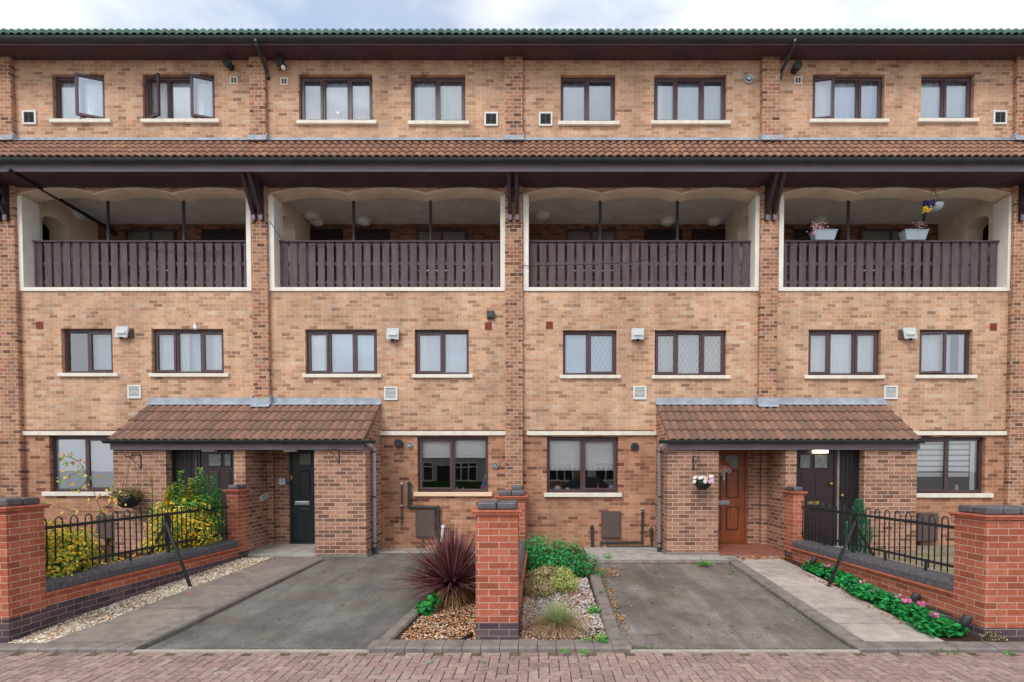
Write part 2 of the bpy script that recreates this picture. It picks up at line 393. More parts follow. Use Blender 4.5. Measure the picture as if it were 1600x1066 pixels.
# top storey wall and the wall between: one buff wall
w = MB()
ZM0 = PZ(292, DF)   # soffit height at wall
holes = [rect(x) for x in TOP+FIRST]+[(a, b, ZB0, ZB1+.02) for a, b in bays]
ZA = ZB1
wall_holes(w, XL, XR, ZBAND, ZA, [h for h in holes if h[2] < ZA], DF, .11)
wall_holes(w, XL, XR, PZ(290, DF), ZTOPW+.1, [h for h in holes if h[2] > ZA], DF, .11)
def arch_z(t):
    k = abs(sin(3*pi*t)); base = .0
    if t < 1/3 : e = (1/3-t)*3 if t < 1/6 else 0
    py = 304.5-9.0*(k**.75)
    if t < 1/6: py = 306.5-11.0*(k**.75)
    if t > 5/6: py = 306.5-11.0*(k**.75)
    return PZ(py, DF)
ZTA = PZ(290, DF)
xs_prev = XL
for a, b in bays:
    w.quad((xs_prev, DF, ZA), (a, DF, ZA), (a, DF, ZTA), (xs_prev, DF, ZTA)); xs_prev = b
    n = 60
    for i in range(n):
        t0, t1 = i/n, (i+1)/n; xa, xb = a+(b-a)*t0, a+(b-a)*t1
        w.quad((xa, DF, arch_z(t0)), (xb, DF, arch_z(t1)), (xb, DF, ZTA), (xa, DF, ZTA))
w.quad((xs_prev, DF, ZA), (XR, DF, ZA), (XR, DF, ZTA), (xs_prev, DF, ZTA))
w.box(XL, XR, DF-.004, DF+.004, ZBAND-.001, ZBAND+.002)
w.build('upper_wall', M['buff'], B)
# ground floor wall (with gaps where the porches are)
PLX0, PLX1 = PX(178, DP, 780), PX(571.8, DP, 780)      # left porch outer faces
PRX0, PRX1 = PX(1042.3, DP, 780), PX(1432, DP, 780)
w = MB()
gh = [rect(x) for x in GROUND]
zg0 = -.1; zg1 = ZBAND+.0
DG = DF+.012
def seg(x0, x1, hs): w = MB(); wall_holes(w, x0, x1, zg0, zg1, hs, DG, .11); w.build('ground_floor_wall', M['lower'], B)
seg(XL, PLX0, [(gh[0][0], PLX0, gh[0][2], gh[0][3])])
seg(PLX1, PRX0, [gh[1], gh[2]])
seg(PRX1, XR, [(PRX1, gh[3][1], gh[3][2], gh[3][3])])
# end walls, back wall, party walls so that no light leaks in
w = MB()
w.box(XL-.3, XL, DF, 16.5, -.1, ZTOPW+.1); w.box(XR, XR+.3, DF, 16.5, -.1, ZTOPW+.1); w.box(XL-.3, XR+.3, 16.5, 16.8, -.1, ZTOPW+.1)
w.build('side_wall', M['buff'], B)
w = MB()
ZC = CAMZ + 6.02
for z in (2.75, 5.38): w.box(XL, XR, DF+.3, 16.5, z-.12, z+.0)
w.box(XL, XR, DR+.02, 16.5, ZC+.005, ZC+.2)
w.box(XL, XR, 15.0, 15.05, 0, 5.3); w.box(XL, XR, 13.6, 13.65, ZC+.2, ZTOPW)
w.build('floor_slab', M['darkroom'], B)
# ---------------- stone band over the ground floor windows
for i, (a, b) in enumerate(((35, 192), (592, 795), (823, 1025), (1420, 1583))):
    w = MB(); w.box(PX(a, DF, 677), PX(b, DF, 677), DF-.045, DF+.05, ZBAND0, ZBAND-.003); w.build('lintel_band', M['stone'], B, .006)
# dark strip painted in for the shadow line just over the band
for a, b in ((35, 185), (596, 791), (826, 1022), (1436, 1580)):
    w = MB(); w.box(PX(a, DF, 670), PX(b, DF, 670), DF-.008, DF-.0005, ZBAND+.012, ZBAND+.03); w.build('band_shadow_line', M['mbox'], B)
# weep slots
w = MB()
for row, ys in ((TOP, 495),):
    for px in (115, 147, 297, 348, 478, 528, 579, 664, 715, 879, 948, 1032, 1118, 1282, 1360):
        x = PX(px, DF, 494); z = PZ(494, DF); w.box(x-.006, x+.006, DF-.004, DF+.01, z-.03, z+.03)
w.build('weep_slot', M['black'], B)

# ------------------------------------------------------------------ pilasters
PIL = [(-6, 23.5), (393, 417.5), (789, 816.5), (1188.3, 1215.5), (1583.5, 1611)]
pil = []
for i, (a, b) in enumerate(PIL):
    x0, x1 = PX(a, DPI, 400), PX(b, DPI, 400); pil.append((x0, x1))
    zb = -.1 if i in (0, 2, 4) else PZ(627, DF)
    w = MB(); w.box(x0, x1, DPI, DF+.006, zb, ZTOPW+.05)
    w.build('pilaster', M['pil'], B)

# ------------------------------------------------------------------ windows
def make_window(wd, D=DF, glass='glass', sillmat='stone', front=None):
    x0, x1, z0, z1 = rect(wd, D); pat, opens, style = wd[4], wd[5], wd[6]
    y = D+.085
    fw = .05
    zf0 = z0+.004
    f = MB()
    f.box(x0, x1, y, y+.07, z1-fw-.012, z1); f.box(x0, x0+fw, y, y+.07, zf0, z1-fw-.012); f.box(x1-fw, x1, y, y+.07, zf0, z1-fw-.012)
    f.box(x0+fw, x1-fw, y, y+.07, zf0, zf0+fw)
    n = len(pat); wts = {'SFS': [.31, .36, .33], 'FS': [.47, .53], 'SF': [.52, .48]}[pat]
    if wd[2] > 600: wts = [.5, .5]
    cuts = [x0+fw*.6]; W = (x1-x0)-fw*1.2
    for q in wts: cuts.append(cuts[-1]+W*q)
    for c in cuts[1:-1]: f.box(c-.028, c+.028, y+.004, y+.066, zf0+fw, z1-fw-.012)
    win = f.build('window', M['frame'], B, .004)
    p0z, p1z = zf0+fw, z1-fw-.012
    for k in range(n):
        a = cuts[k]+(.02 if k == 0 else .028); b = cuts[k+1]-(.02 if k == n-1 else .028)
        if pat[k] == 'F':
            g = MB(); g.quad((a-.005, y+.03, p0z-.005), (b+.005, y+.03, p0z-.005), (b+.005, y+.03, p1z+.005), (a-.005, y+.03, p1z+.005)); g.build('pane', M[glass], win)
            bd = MB(); t = .012
            bd.box(a, b, y+.018, y+.035, p1z-t, p1z); bd.box(a, b, y+.018, y+.035, p0z, p0z+t)
            bd.box(a, a+t, y+.018, y+.035, p0z+t, p1z-t); bd.box(b-t, b, y+.018, y+.035, p0z+t, p1z-t)
            bd.build('glazing_bead', M['frame'], win)
            pa = (a, b)
        else:
            s_ = MB(); g = MB(); t = .05; ss, e = a-.012, b+.012; q0, q1 = p0z-.012, p1z+.012
            s_.box(ss, e, -.045, .0, q1-t, q1); s_.box(ss, e, -.045, 0, q0, q0+t); s_.box(ss, ss+t, -.045, 0, q0+t, q1-t); s_.box(e-t, e, -.045, 0, q0+t, q1-t)
            g.quad((ss+t-.004, -.02, q0+t-.004), (e-t+.004, -.02, q0+t-.004), (e-t+.004, -.02, q1-t+.004), (ss+t-.004, -.02, q1-t+.004))
            # vent slot on the head
            s_.box((ss+e)/2-.09, (ss+e)/2+.09, -.052, -.045, q1-t*.62, q1-t*.38)
            hy = y+.03
            if k in opens:
                side, ang = opens[k]; hx = e if side == 'R' else ss
                A = radians(ang)*(1 if side == 'R' else -1)
                def tr(v, hx=hx, A=A, hy=hy):
                    dx = v[0]-hx; dy = v[1]
                    return (hx+dx*cos(A)-dy*sin(A), hy+dx*sin(A)+dy*cos(A)-.02, v[2])
            else:
                def tr(v, hy=hy): return (v[0], v[1]+hy, v[2])
            s_.v = [tr(v) for v in s_.v]; g.v = [tr(v) for v in g.v]
            s_.build('sash', M['frame'], win, .004); g.build('pane', M[glass], win)
            if k in opens:  # stay arm
                m_ = MB(); m_.bar((ss+.15, hy-.02, q0+.02), (ss+.22, hy-.12, q0+.02), .012, .006); m_.build('stay', M['chrome'], win)
        if style == 'lead':
            dm = MB(); aa, bb = (a+.01, b-.01) if pat[k] == 'F' else (a+.045, b-.045); c0, c1 = (p0z+.01, p1z-.01) if pat[k] == 'F' else (p0z+.045, p1z-.045)
            yy = y+.028 if pat[k] == 'F' else y+.008
            st = .1; sl = 1.75
            wdt = bb-aa; 
            for dirn in (1, -1):
                kk = -int((c1-c0)/sl/st)-2
                while kk*st < wdt+(c1-c0)/sl+st:
                    # line x = aa + kk*st + dirn*(z-c0)/sl
                    xa = aa+kk*st; pts = []
                    if dirn == 1: zlo = c0+max(0, (aa-xa)*sl); zhi = c0+min(c1-c0, (bb-xa)*sl)
                    else: zlo = c0+max(0, (xa-bb)*sl); zhi = c0+min(c1-c0, (xa-aa)*sl)
                    if zhi-zlo > .02: dm.bar((xa+dirn*(zlo-c0)/sl, yy, zlo), (xa+dirn*(zhi-c0)/sl, yy, zhi), .005, .011, (0, 1, 0))
                    kk += 1
            dm.build('diamond_lattice', M['vent'], win)
    # sill
    sx0, sx1 = wd[7]; sz1 = z0; h = .075 if wd[2] < 600 else .09
    sm = MB(); sm.box(PX(sx0, D-.06, wd[3]+3), PX(sx1, D-.06, wd[3]+3), D-.06, y+.02, sz1-h, sz1); sm.build('sill', M[sillmat], win, .008)
    # curtains
    cy = y+.09
    def folds(xa, xb, za, zb, mat, amp=.012, per=.07, name='curtain'):
        c_ = MB(); N = max(8, int((xb-xa)/.012)); v = []; ph = U(0, 6)
        for i in range(N+1):
            x = xa+(xb-xa)*i/N; yy = cy+amp*sin(2*pi*x/per+ph+1.3*sin(x*5))
            v += [(x, yy, za), (x, yy+.006*sin(x*31), zb)]
        c_.add(v, [(2*i, 2*i+2, 2*i+3, 2*i+1) for i in range(N)]); return c_.build(name, mat, win, smooth=True)
    X0, X1, Z0, Z1 = x0+.01, x1-.01, z0+.02, z1-.05
    if style == 'net': folds(X0, X1, Z0, Z1, M['curtain'], .008, .11)
    elif style == 'lead': folds(X0, X1, Z0, Z1, M['drapedark'], .003, .2)
    elif style == 'drape':
        k_ = R(); folds(X0, X1, Z0, Z1-.0, M[random.choice(['drape', 'drapeB', 'drapeC'])], .004, .16)
        if k_ < .5: cy -= .02; folds(X0, X0+(x1-x0)*U(.12, .24), Z0, Z1, M['curtain'], .012, .07)
    elif style == 'halfdark': folds((x0+x1)/2, X1, Z0, Z1, M['drape'], .008, .1)
    elif style == 'drape2': folds(X0, x0+(x1-x0)*.7, Z0, Z1, M['drape'], .008, .1); folds(x1-.15, X1, Z0, Z1, M['curtain'], .01, .06)
    elif style == 'parted':
        folds(X0, x0+(x1-x0)*.46, Z0, Z1, M['curtain'], .02, .08); folds(x1-(x1-x0)*.2, X1, Z0, Z1, M['curtain'], .02, .08)
        cy += .06; folds(X0, X1, Z0, Z1, M['drape'], .004, .3, 'blind')
    elif style == 'blind':
        c_ = MB(); z = Z0
        while z < Z1: c_.bar((X0, cy-.05, z), (X1, cy-.05, z), .028, .0015, (0, -.75, .66)); z += .027
        c_.build('venetian_blind', M['curtain'], win)
        folds(X0, X1, Z0, Z1, M['drape'], .004, .2, 'lining')
    elif style == 'blindtop':
        zz = PZ(714, D+.2); c_ = MB()
        xm = (x0+x1)/2
        c_.box(X0, xm-.01, cy, cy+.004, zz, Z1); c_.box(xm+.01, X1, cy, cy+.004, zz, Z1); c_.box(X0, X1, cy-.004, cy+.008, zz-.02, zz)
        c_.build('roller_blind', M['rollerwhite'], win)
    elif style == 'blindmid':
        zz = PZ(735, D+.2); c_ = MB(); c_.box(X0, X1, cy, cy+.004, zz+.05, Z1)
        xx = X0+.06
        while xx < X1: c_.box(xx-.055, xx+.045, cy, cy+.004, zz, zz+.035); xx += .105
        c_.box(X0, X1, cy+.006, cy+.009, zz-.0, zz+.05)
        c_.build('roller_blind', M['rollerwhite'], win)
        d_ = MB(); xx = X0+.06
        while xx < X1-.03: d_.disc((xx, cy-.004, zz+.045), (0, 1, 0), .012, .003, 10); xx += .105
        d_.build('eyelet', M['ink'], win)
    elif style == 'stripe':
        zz = PZ(745, D+.2); c_ = MB(); z = zz; xr = x1-.22
        c2 = MB()
        while z < Z1-.02:
            c_.box(X0, xr, cy, cy+.004, z, min(z+.085, Z1)); c2.box(X0, xr, cy+.004, cy+.006, z+.085, min(z+.12, Z1)); z += .12
        c_.build('striped_blind', M['curtain'], win); c2.build('blind_band', M['fascia'], win)
        folds(x1-.2, x1-.1, Z0, Z1, M['curtain'], .01, .05)
    return win
for wd in TOP: make_window(wd)
for wd in FIRST: make_window(wd)
for i, wd in enumerate(GROUND): make_window(wd, DG, 'glassdark' if i in (1, 2, 3) else 'glass', 'peach' if i == 1 else 'stone')
# inner reveal boards so the window slots are closed round the room side
# ------------------------------------------------------------------ balconies
ZBI = PZ(449.5, DF)
for bi, (a, b) in enumerate(bays):
    fwid = .10 if bi in (0, 3) else .115
    f = MB()
    f.box(a, b, DF-.03, DF+.06, ZB0, ZBI); f.box(a, a+fwid, DF-.03, DR, ZBI, ZB1+.0); f.box(b-fwid, b, DF-.03, DR, ZBI, ZB1+.0)
    f.box(a+fwid, b-fwid, DF+.06, DR+.0, ZB0, ZBI-.06)
    fr = f.build('balcony_frame', M['white'], B, .006)
    # arched soffit
    so = MB(); n = 60
    for i in range(n):
        t0, t1 = i/n, (i+1)/n; xa, xb = a+(b-a)*t0, a+(b-a)*t1; za, zb = arch_z(t0), arch_z(t1)
        so.quad((xa, DF-.012, za), (xa, DR, za), (xb, DR, zb), (xb, DF-.012, zb))
        so.quad((xa, DF-.012, za), (xb, DF-.012, zb), (xb, DF-.012, zb+.03), (xa, DF-.012, za+.03))
        so.quad((xa, DR, za), (xa, DR, ZC+.1), (xb, DR, ZC+.1), (xb, DR, zb))
    so.build('arch_soffit', M['cream'], B)
    # balustrade
    ia, ib = a+fwid+.005, b-fwid-.005
    ys = DF+.2
    zt = PZ(376.5, ys); zb_ = PZ(450, ys)-.03
    rail = MB(); rail.box(ia, ib, ys-.03, ys+.07, zt-.03, zt)
    bal = rail.build('balustrade', M['slat'], B, .004)
    n = int((ib-ia)/.197); pitch = (ib-ia)/n
    for k in range(n):
        sl = MB(); x = ia+pitch*(k+.5)+U(-.004, .004); sl.box(x-.0725, x+.0725, ys+.0, ys+.022, zb_, zt-.032+U(-.001, .001)); sl.build('slat', M['slat'], bal, .002)
    for pz in (383, 413, 442):
        z = PZ(pz, ys+.06); rl = MB(); rl.box(ia, ib, ys+.03, ys+.065, z-.03, z+.03); rl.build('rail', M['slat'], bal)
    # thin posts under the cusps
    for t in (1/3, 2/3):
        x = a+(b-a)*t+(.02 if bi < 2 else -.01); p = MB(); p.tube([(x, DR-.08, ZBI-.3), (x, DR-.08, arch_z(t)+.03)], .032, 10); p.build('post', M['pipeblack'], B, smooth=True)
# wall behind frames (solid between bays, rear of front wall)
w = MB(); prev = XL
for a, b in bays+[(XR, XR)]:
    w.quad((prev, DR, ZB0-.3), (prev, DR, ZC+.1), (a, DR, ZC+.1), (a, DR, ZB0-.3)); prev = b
w.quad((XL, DR, 5.3), (XL, DR, ZB0), (XR, DR, ZB0), (XR, DR, 5.3))
w.build('parapet_back', M['cream'], B)
# walkway ceiling and floor
w = MB(); w.box(XL, XR, DR+.001, DB, ZC-.0, ZC+.003); w.build('walkway_ceiling', M['ceil'], B)
w = MB(); w.box(XL, XR, DR+.001, DB, 5.36, 5.4); w.build('walkway_floor', M['concrete2'], B)
# cross walls with an arched opening at each pilaster
for i, (x0, x1) in enumerate(pil):
    xa, xb = x0-.02, x1+.02
    ya, yb = DR+.14, DR+.78
    # side faces with arch hole
    w = MB()
    def za(y): t = (y-ya)/(yb-ya); return 7.44+.13*sin(pi*t)**.7
    for x in (xa, xb):
        w.quad((x, DR, 5.4), (x, ya, 5.4), (x, ya, ZC), (x, DR, ZC)); w.quad((x, yb, 5.4), (x, DB, 5.4), (x, DB, ZC), (x, yb, ZC))
        n = 14
        for k in range(n):
            y0_, y1_ = ya+(yb-ya)*k/n, ya+(yb-ya)*(k+1)/n
            w.quad((x, y0_, za(y0_)), (x, y1_, za(y1_)), (x, y1_, ZC), (x, y0_, ZC))
    for k in range(14):
        y0_, y1_ = ya+(yb-ya)*k/14, ya+(yb-ya)*(k+1)/14
        w.quad((xa, y0_, za(y0_)), (xb, y0_, za(y0_)), (xb, y1_, za(y1_)), (xa, y1_, za(y1_)))
    w.quad((xa, ya, 5.4), (xb, ya, 5.4), (xb, ya, 7.44), (xa, ya, 7.44)); w.quad((xa, yb, 5.4), (xa, yb, 7.44), (xb, yb, 7.44), (xb, yb, 5.4))
    w.build('cross_wall', M['cream'], B)
# walkway back wall with flat doors and windows
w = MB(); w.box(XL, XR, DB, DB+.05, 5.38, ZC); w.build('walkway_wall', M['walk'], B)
def bdoor(a, b):
    x0, x1 = PX(a, DB, 370), PX(b, DB, 370); f = MB(); f.box(x0, x1, DB-.03, DB-.001, 5.41, 7.84); d = f.build('walkway_door', M['doord'], B, .005)
    g = MB(); g.box(x0+.08, x1-.08, DB-.045, DB-.03, 5.5, 6.3); g.box(x0+.08, x1-.08, DB-.045, DB-.03, 6.4, 7.7); g.build('door_panel', M['doord'], d, .01)
def bwin(a, b):
    x0, x1 = PX(a, DB, 370), PX(b, DB, 370); f = MB(); t = .06; z0, z1 = 6.75, 7.84; xm = (x0+x1)/2
    f.box(x0, x1, DB-.05, DB-.001, z1-t, z1); f.box(x0, x1, DB-.05, DB-.001, z0, z0+t)
    for x in (x0, xm-t/2, x1-t): f.box(x, x+t, DB-.05, DB-.001, z0+t, z1-t)
    d = f.build('walkway_window', M['frame'], B)
    g = MB(); g.box(x0+t, x1-t, DB-.02, DB-.015, z0+t, z1-t-.1); g.build('curtain', M['fascia'], d)
    g = MB(); g.quad((x0+t, DB-.03, z0+t), (x1-t, DB-.03, z0+t), (x1-t, DB-.03, z1-t), (x0+t, DB-.03, z1-t)); g.build('pane', M['glass'], d)
for a, b in ((316, 381), (476, 536), (553, 609), (1006, 1066), (1080, 1138), (1240, 1312)): bdoor(a, b)
for a, b in ((197, 276), (651, 730), (884, 963), (1342, 1440)): bwin(a, b)
# round walkway lamps
def lamp(px, py, onwall=False):
    if onwall:
        p = at(px, py, DB-.3)
    r_ = ray(px, py); t = (ZC-.05-CAMZ)/r_[2]; x, y = r_[0]*t, r_[1]*t
    y = min(y, DB-.2)
    l = MB(); l.disc((x, y, ZC), (0, 0, -1), .18, .04, 24); ll = l.build('walkway_lamp', M['vent'], B)
    l = MB(); l.dome((x, y, ZC-.04), (0, 0, -1), .165, .08, 24); l.build('diffuser', M['lampglass'], ll, smooth=True)
for p in ((121, 337), (487, 339), (503, 357), (575, 357), (848, 338), (1038, 357), (1111, 355), (1272, 354)): lamp(*p)

# ------------------------------------------------------------------ pantile roofs
def pantiles(name, x0, x1, ytop, ztop, ybot, zbot, courses, parent, tones, amp=.038, per=.152, over=.028, green=None, skewseed=0, lip=.02):
    mb = MB(); rnd = random.Random(skewseed)
    d = Vector((0, ybot-ytop, zbot-ztop)); L = d.length; d.normalize(); nrm = Vector((0, -d.z, d.y))
    if nrm.z < 0: nrm = -nrm
    NX = int(round((x1-x0)/per)); per = (x1-x0)/NX; sub = 8
    for c in range(courses):
        s0 = L*c/courses-(.0 if c == 0 else .03); s1 = L*(c+1)/courses
        for k in range(NX):
            base = tones[rnd.randrange(len(tones))]; kk = rnd.uniform(.86, 1.12); col = (base[0]*kk, base[1]*kk, base[2]*kk, 1)
            lift = rnd.uniform(0, .004)
            top = []; bot = []; low = []
            for i in range(sub+1):
                u = i/sub; x = x0+(k+u)*per
                # roman profile: round roll with a narrow pan
                h = amp*(abs(sin(pi*u))**.85)
                p0 = Vector((x, ytop, ztop))+d*s0+nrm*(h+.002); p1 = Vector((x, ytop, ztop))+d*s1+nrm*(h+over+lift)
                top.append(p0); bot.append(p1); low.append(p1-nrm*.02 if c < courses-1 or lip == .02 else p1-Vector((0, 0, lip)))
            v = top+bot+low; m_ = sub+1
            f = [(i, i+m_, i+1+m_, i+1) for i in range(sub)]+[(i+m_, i+2*m_, i+1+2*m_, i+1+m_) for i in range(sub)]
            mb.add(v, f, col)
    # verge closers
    for x in (x0, x1):
        for c in range(courses):
            s0 = L*c/courses; s1 = L*(c+1)/courses
            a = Vector((x, ytop, ztop))+d*s0; b = Vector((x, ytop, ztop))+d*s1
            mb.add([a-nrm*.03, b-nrm*.03, b+nrm*.03, a+nrm*.012], [(0, 1, 2, 3)], tones[0])
    return mb.build(name, M['tile'], parent)
T1 = [s(160, 116, 94), s(168, 124, 100), s(153, 111, 92), s(160, 117, 97), s(154, 116, 98)]
T2 = [s(140, 106, 90), s(147, 111, 93), s(133, 102, 88), s(142, 107, 92), s(131, 103, 90)]
TG = [s(84, 116, 106), s(74, 106, 98), s(94, 124, 112)]
ZMT = PZ(223, DF); ZME = PZ(248, DE-.05)
pantiles('middle_roof', XL, XR, DF, ZMT, DE-.07, ZME, 4, B, T1, skewseed=1)
w = MB(); w.quad((XL, DF, ZMT-.02), (XR, DF, ZMT-.02), (XR, DE-.02, ZME-.03), (XL, DE-.02, ZME-.03)); w.build('roof_underlay', M['timber'], B)
# lead flashing at the wall, stepping round the pilasters
def flashing(x0, x1, z0, z1, y, pils=()):
    w = MB(); cuts = [x0]
    for a, b in pils: cuts += [a-.03, b+.03]
    cuts.append(x1)
    for i in range(0, len(cuts), 2):
        w.box(cuts[i], cuts[i+1], y-.012, y-.001, z0, z1); w.bar((cuts[i], y-.05, z0-.012), (cuts[i+1], y-.05, z0-.012), .1, .008, (0, -.4, .9))
    for a, b in pils:
        w.box(a-.03, b+.03, y-.13, y-.112, z0-.04, z1-.02); w.box(a-.03, a-.012, y-.112, y, z0-.04, z1+.04); w.box(b+.012, b+.03, y-.112, y, z0-.04, z1+.04)
        w.bar((a-.03, y-.16, z0-.06), (b+.03, y-.16, z0-.06), .1, .008, (0, -.6, .8))
    return w.build('lead_flashing', M['lead'], B)
flashing(XL, XR, ZMT+.03, PZ(215.5, DF), DF, pil)
def gutter(x0, x1, y, z, r, parent, name='gutter'):
    w = MB(); n = 10; xs_ = [x0, x1]; prof = [(y-r*cos(pi*k/n), z-r*sin(pi*k/n)) for k in range(n+1)]+[(y+(r-.006)*cos(pi*k/n), z-(r-.006)*sin(pi*k/n)) for k in range(n+1)]
    m_ = len(prof); v = [(x, a, b) for x in xs_ for a, b in prof]
    w.add(v, [(i, (i+1) % m_, m_+(i+1) % m_, m_+i) for i in range(m_)])
    w.tube([(x0, y-r, z), (x1, y-r, z)], .008, 6)
    for x in (x0+.003, x1-.003):
        w.add([(x, a, b) for a, b in prof[:n+1]], [tuple(range(n+1))])
    k = x0+.5
    while k < x1:
        w.tube([(k-.03, y-r*cos(pi*j/8)*1.06, z-r*sin(pi*j/8)*1.06) for j in range(9)], .006, 4); k += 1.0
    return w.build(name, M['gutter'], parent)
gutter(XL, XR, DE-.09, PZ(248.5, DE-.1), .062, B)
zf1, zf0 = PZ(254, DE), PZ(268, DE)
w = MB(); w.box(XL, XR, DE-.0, DE+.025, zf0, zf1); w.build('fascia', M['fascia'], B)
w = MB(); w.box(XL, XR, DE-.004, DE+.03, zf1+.002, zf1+.12); w.build('fascia_upper', M['timber'], B)
w = MB()
k = DE+.026
while k < DF-.01: w.box(XL, XR, k, min(k+.095, DF-.002), zf0+.02, zf0+.035); k += .1
w.build('soffit', M['soffit'], B)
# top eaves
zt1, zt0 = PZ(58, DT), PZ(69, DT)
w = MB(); w.box(XL, XR, DT, DT+.025, zt0, zt1); w.build('top_fascia', M['fascia'], B)
w = MB(); w.box(XL, XR, DT+.025, DF+.01, zt0+.01, zt0+.022); w.build('top_soffit', M['soffit'], B)
gutter(XL, XR, DT-.075, PZ(58.0, DT-.1), .066, B)
rise = 2.0
pantiles('top_roof', XL, XR, 14.1, PZ(54.5, DT)+1.9, DT-.06, PZ(55.2, DT), 11, B, TG, skewseed=2, lip=.075)
w = MB(); w.quad((XL, 14.1, PZ(54.5, DT)+1.85), (XR, 14.1, PZ(54.5, DT)+1.85), (XR, 17.2, zt0), (XL, 17.2, zt0)); w.quad((XL, DT, zt1), (XR, DT, zt1), (XR, 14.1, PZ(54.5, DT)+1.85), (XL, 14.1, PZ(54.5, DT)+1.85)); w.build('rear_roof', M['tile'], B)
# little finial on the top gutter
w = MB(); p = at(400, 52, DT-.1); w.tube([p, (p[0], p[1], p[2]+.07)], .006, 5); w.dome((p[0], p[1], p[2]+.06), (0, 0, 1), .018, .02, 8, 3); w.build('gutter_finial', M['gutter'], B)
# swan-neck pipes from the top gutter
for pa, pb in (((400, 62), (418, 120)), ((1242, 62), (1220, 120))):
    a = at(pa[0], pa[1], DT-.08); b = at(pb[0], pb[1], DF-.05); w = MB()
    w.tube([(a[0], a[1], a[2]+.05), a, (a[0], a[1]+.03, a[2]-.08), (b[0], b[1]-.02, b[2]+.08), b, (b[0], b[1]+.12, b[2]-.02)], .036, 10)
    w.tube([(a[0], a[1], a[2]+.01), (a[0], a[1], a[2]-.06)], .045, 10)
    w.build('swan_neck_pipe', M['gutter'], B, smooth=False)
# drain pipe falling back through the first balcony
a = at(12, 264, DE-.075); b = at(175, 360, DB-.12); w = MB(); w.tube([a, b], .04, 10); w.tube([b, (b[0], b[1]+.1, b[2]-.06)], .055, 10); w.build('balcony_drain_pipe', M['black'], B)
# timber brackets
for i, (x0, x1) in enumerate(pil):
    xc = (x0+x1)/2+(.0 if i != 1 else .0); zbk = PZ(346, DPI); w = MB(); e = MB()
    for sx in (-.075, .075):
        w.box(xc+sx-.035, xc+sx+.035, DPI-.06, DPI-.001, zbk+.0, zf0+.02)
        w.bar((xc+sx, DPI-.05, zbk+.1), (xc+sx, DE+.06, zf0+.03), .07, .07, (1, 0, 0))
        w.bar((xc+sx, DPI-.04, zbk+.42), (xc+sx, DE+.3, zf0+.03), .05, .05, (1, 0, 0))
        pass
    br = w.build('roof_bracket', M['timber'], B, .004)
    for sx in (-.075, .075): e = MB(); e.box(xc+sx-.037, xc+sx+.037, DPI-.09, DPI-.0601, zbk-.01, zbk+.12); e.build('bracket_foot', M['fascia'], br, .003)

# ------------------------------------------------------------------ vents, lights, cowls on the wall
def louvre(px, py, dark=False, sz=.285):
    x = PX(px, DF, py); z = PZ(py, DF); w = MB(); h = sz/2; t = .035
    w.box(x-h, x+h, DF-.03, DF-.001, z+h-t, z+h); w.box(x-h, x+h, DF-.03, DF-.001, z-h, z-h+t)
    w.box(x-h, x-h+t, DF-.03, DF-.001, z-h+t, z+h-t); w.box(x+h-t, x+h, DF-.03, DF-.001, z-h+t, z+h-t)
    v = w.build('louvre_vent', M['vent'], B, .003)
    w = MB(); k = z-h+t+.012; 
    while k < z+h-t: w.bar((x-h+t, DF-.016, k), (x+h-t, DF-.016, k), .024, .004, (0, -.7, .7)); k += .026
    if dark: w.box(x-.006, x+.006, DF-.028, DF-.02, z-h+t, z+h-t)
    w.build('louvres', M['ventdark'] if dark else M['vent'], v)
    w = MB(); w.box(x-h+t, x+h-t, DF-.006, DF-.002, z-h+t, z+h-t); w.build('vent_back', M['ventdark'] if not dark else M['pipeblack'], v)
for p in ((211, 612.5), (611, 615), (999.5, 614), (1391, 613.5)): louvre(*p)
for p in ((47, 184.5), (767.5, 187), (852.5, 187), (1561.5, 184.5)): louvre(*p, dark=True)
for px, py in ((366, 126.5), (444.5, 128), (1246.5, 126.5)):
    x = PX(px, DF, py); z = PZ(py, DF); w = MB(); h = .075; t = .02
    w.box(x-h, x+h, DF-.02, DF-.001, z+h-t, z+h); w.box(x-h, x+h, DF-.02, DF-.001, z-h, z-h+t); w.box(x-h, x-h+t, DF-.02, DF-.001, z-h+t, z+h-t); w.box(x+h-t, x+h, DF-.02, DF-.001, z-h+t, z+h-t)
    w.box(x-.005, x+.005, DF-.018, DF-.002, z-h+t, z+h-t)
    v = w.build('air_vent', M['stone'], B); w = MB(); w.box(x-h+t, x+h-t, DF-.008, DF-.002, z-h+t, z+h-t); w.build('vent_back', M['mbox'], v)
for px, py in ((62, 508.5), (763, 509.5), (858.5, 508.5), (1552, 511)):
    x = PX(px, DF, py); z = PZ(py, DF); w = MB(); w.box(x-.072, x+.072, DF-.012, DF-.001, z-.075, z+.075); v = w.build('air_brick', M['terra'], B)
    w = MB()
    for i in range(4):
        for j in range(3): w.box(x-.05+i*.028, x-.05+i*.028+.014, DF-.0135, DF-.011, z-.05+j*.04, z-.05+j*.04+.02)
    w.build('air_holes', M['timber'], v)
x, z = PX(767, DF, 493), PZ(493, DF); w = MB(); w.box(x-.08, x+.08, DF-.08, DF-.001, z-.08, z+.08); w.box(x-.06, x+.06, DF-.095, DF-.08, z-.06, z+.06); w.build('junction_box', M['pipeblack'], B, .008)
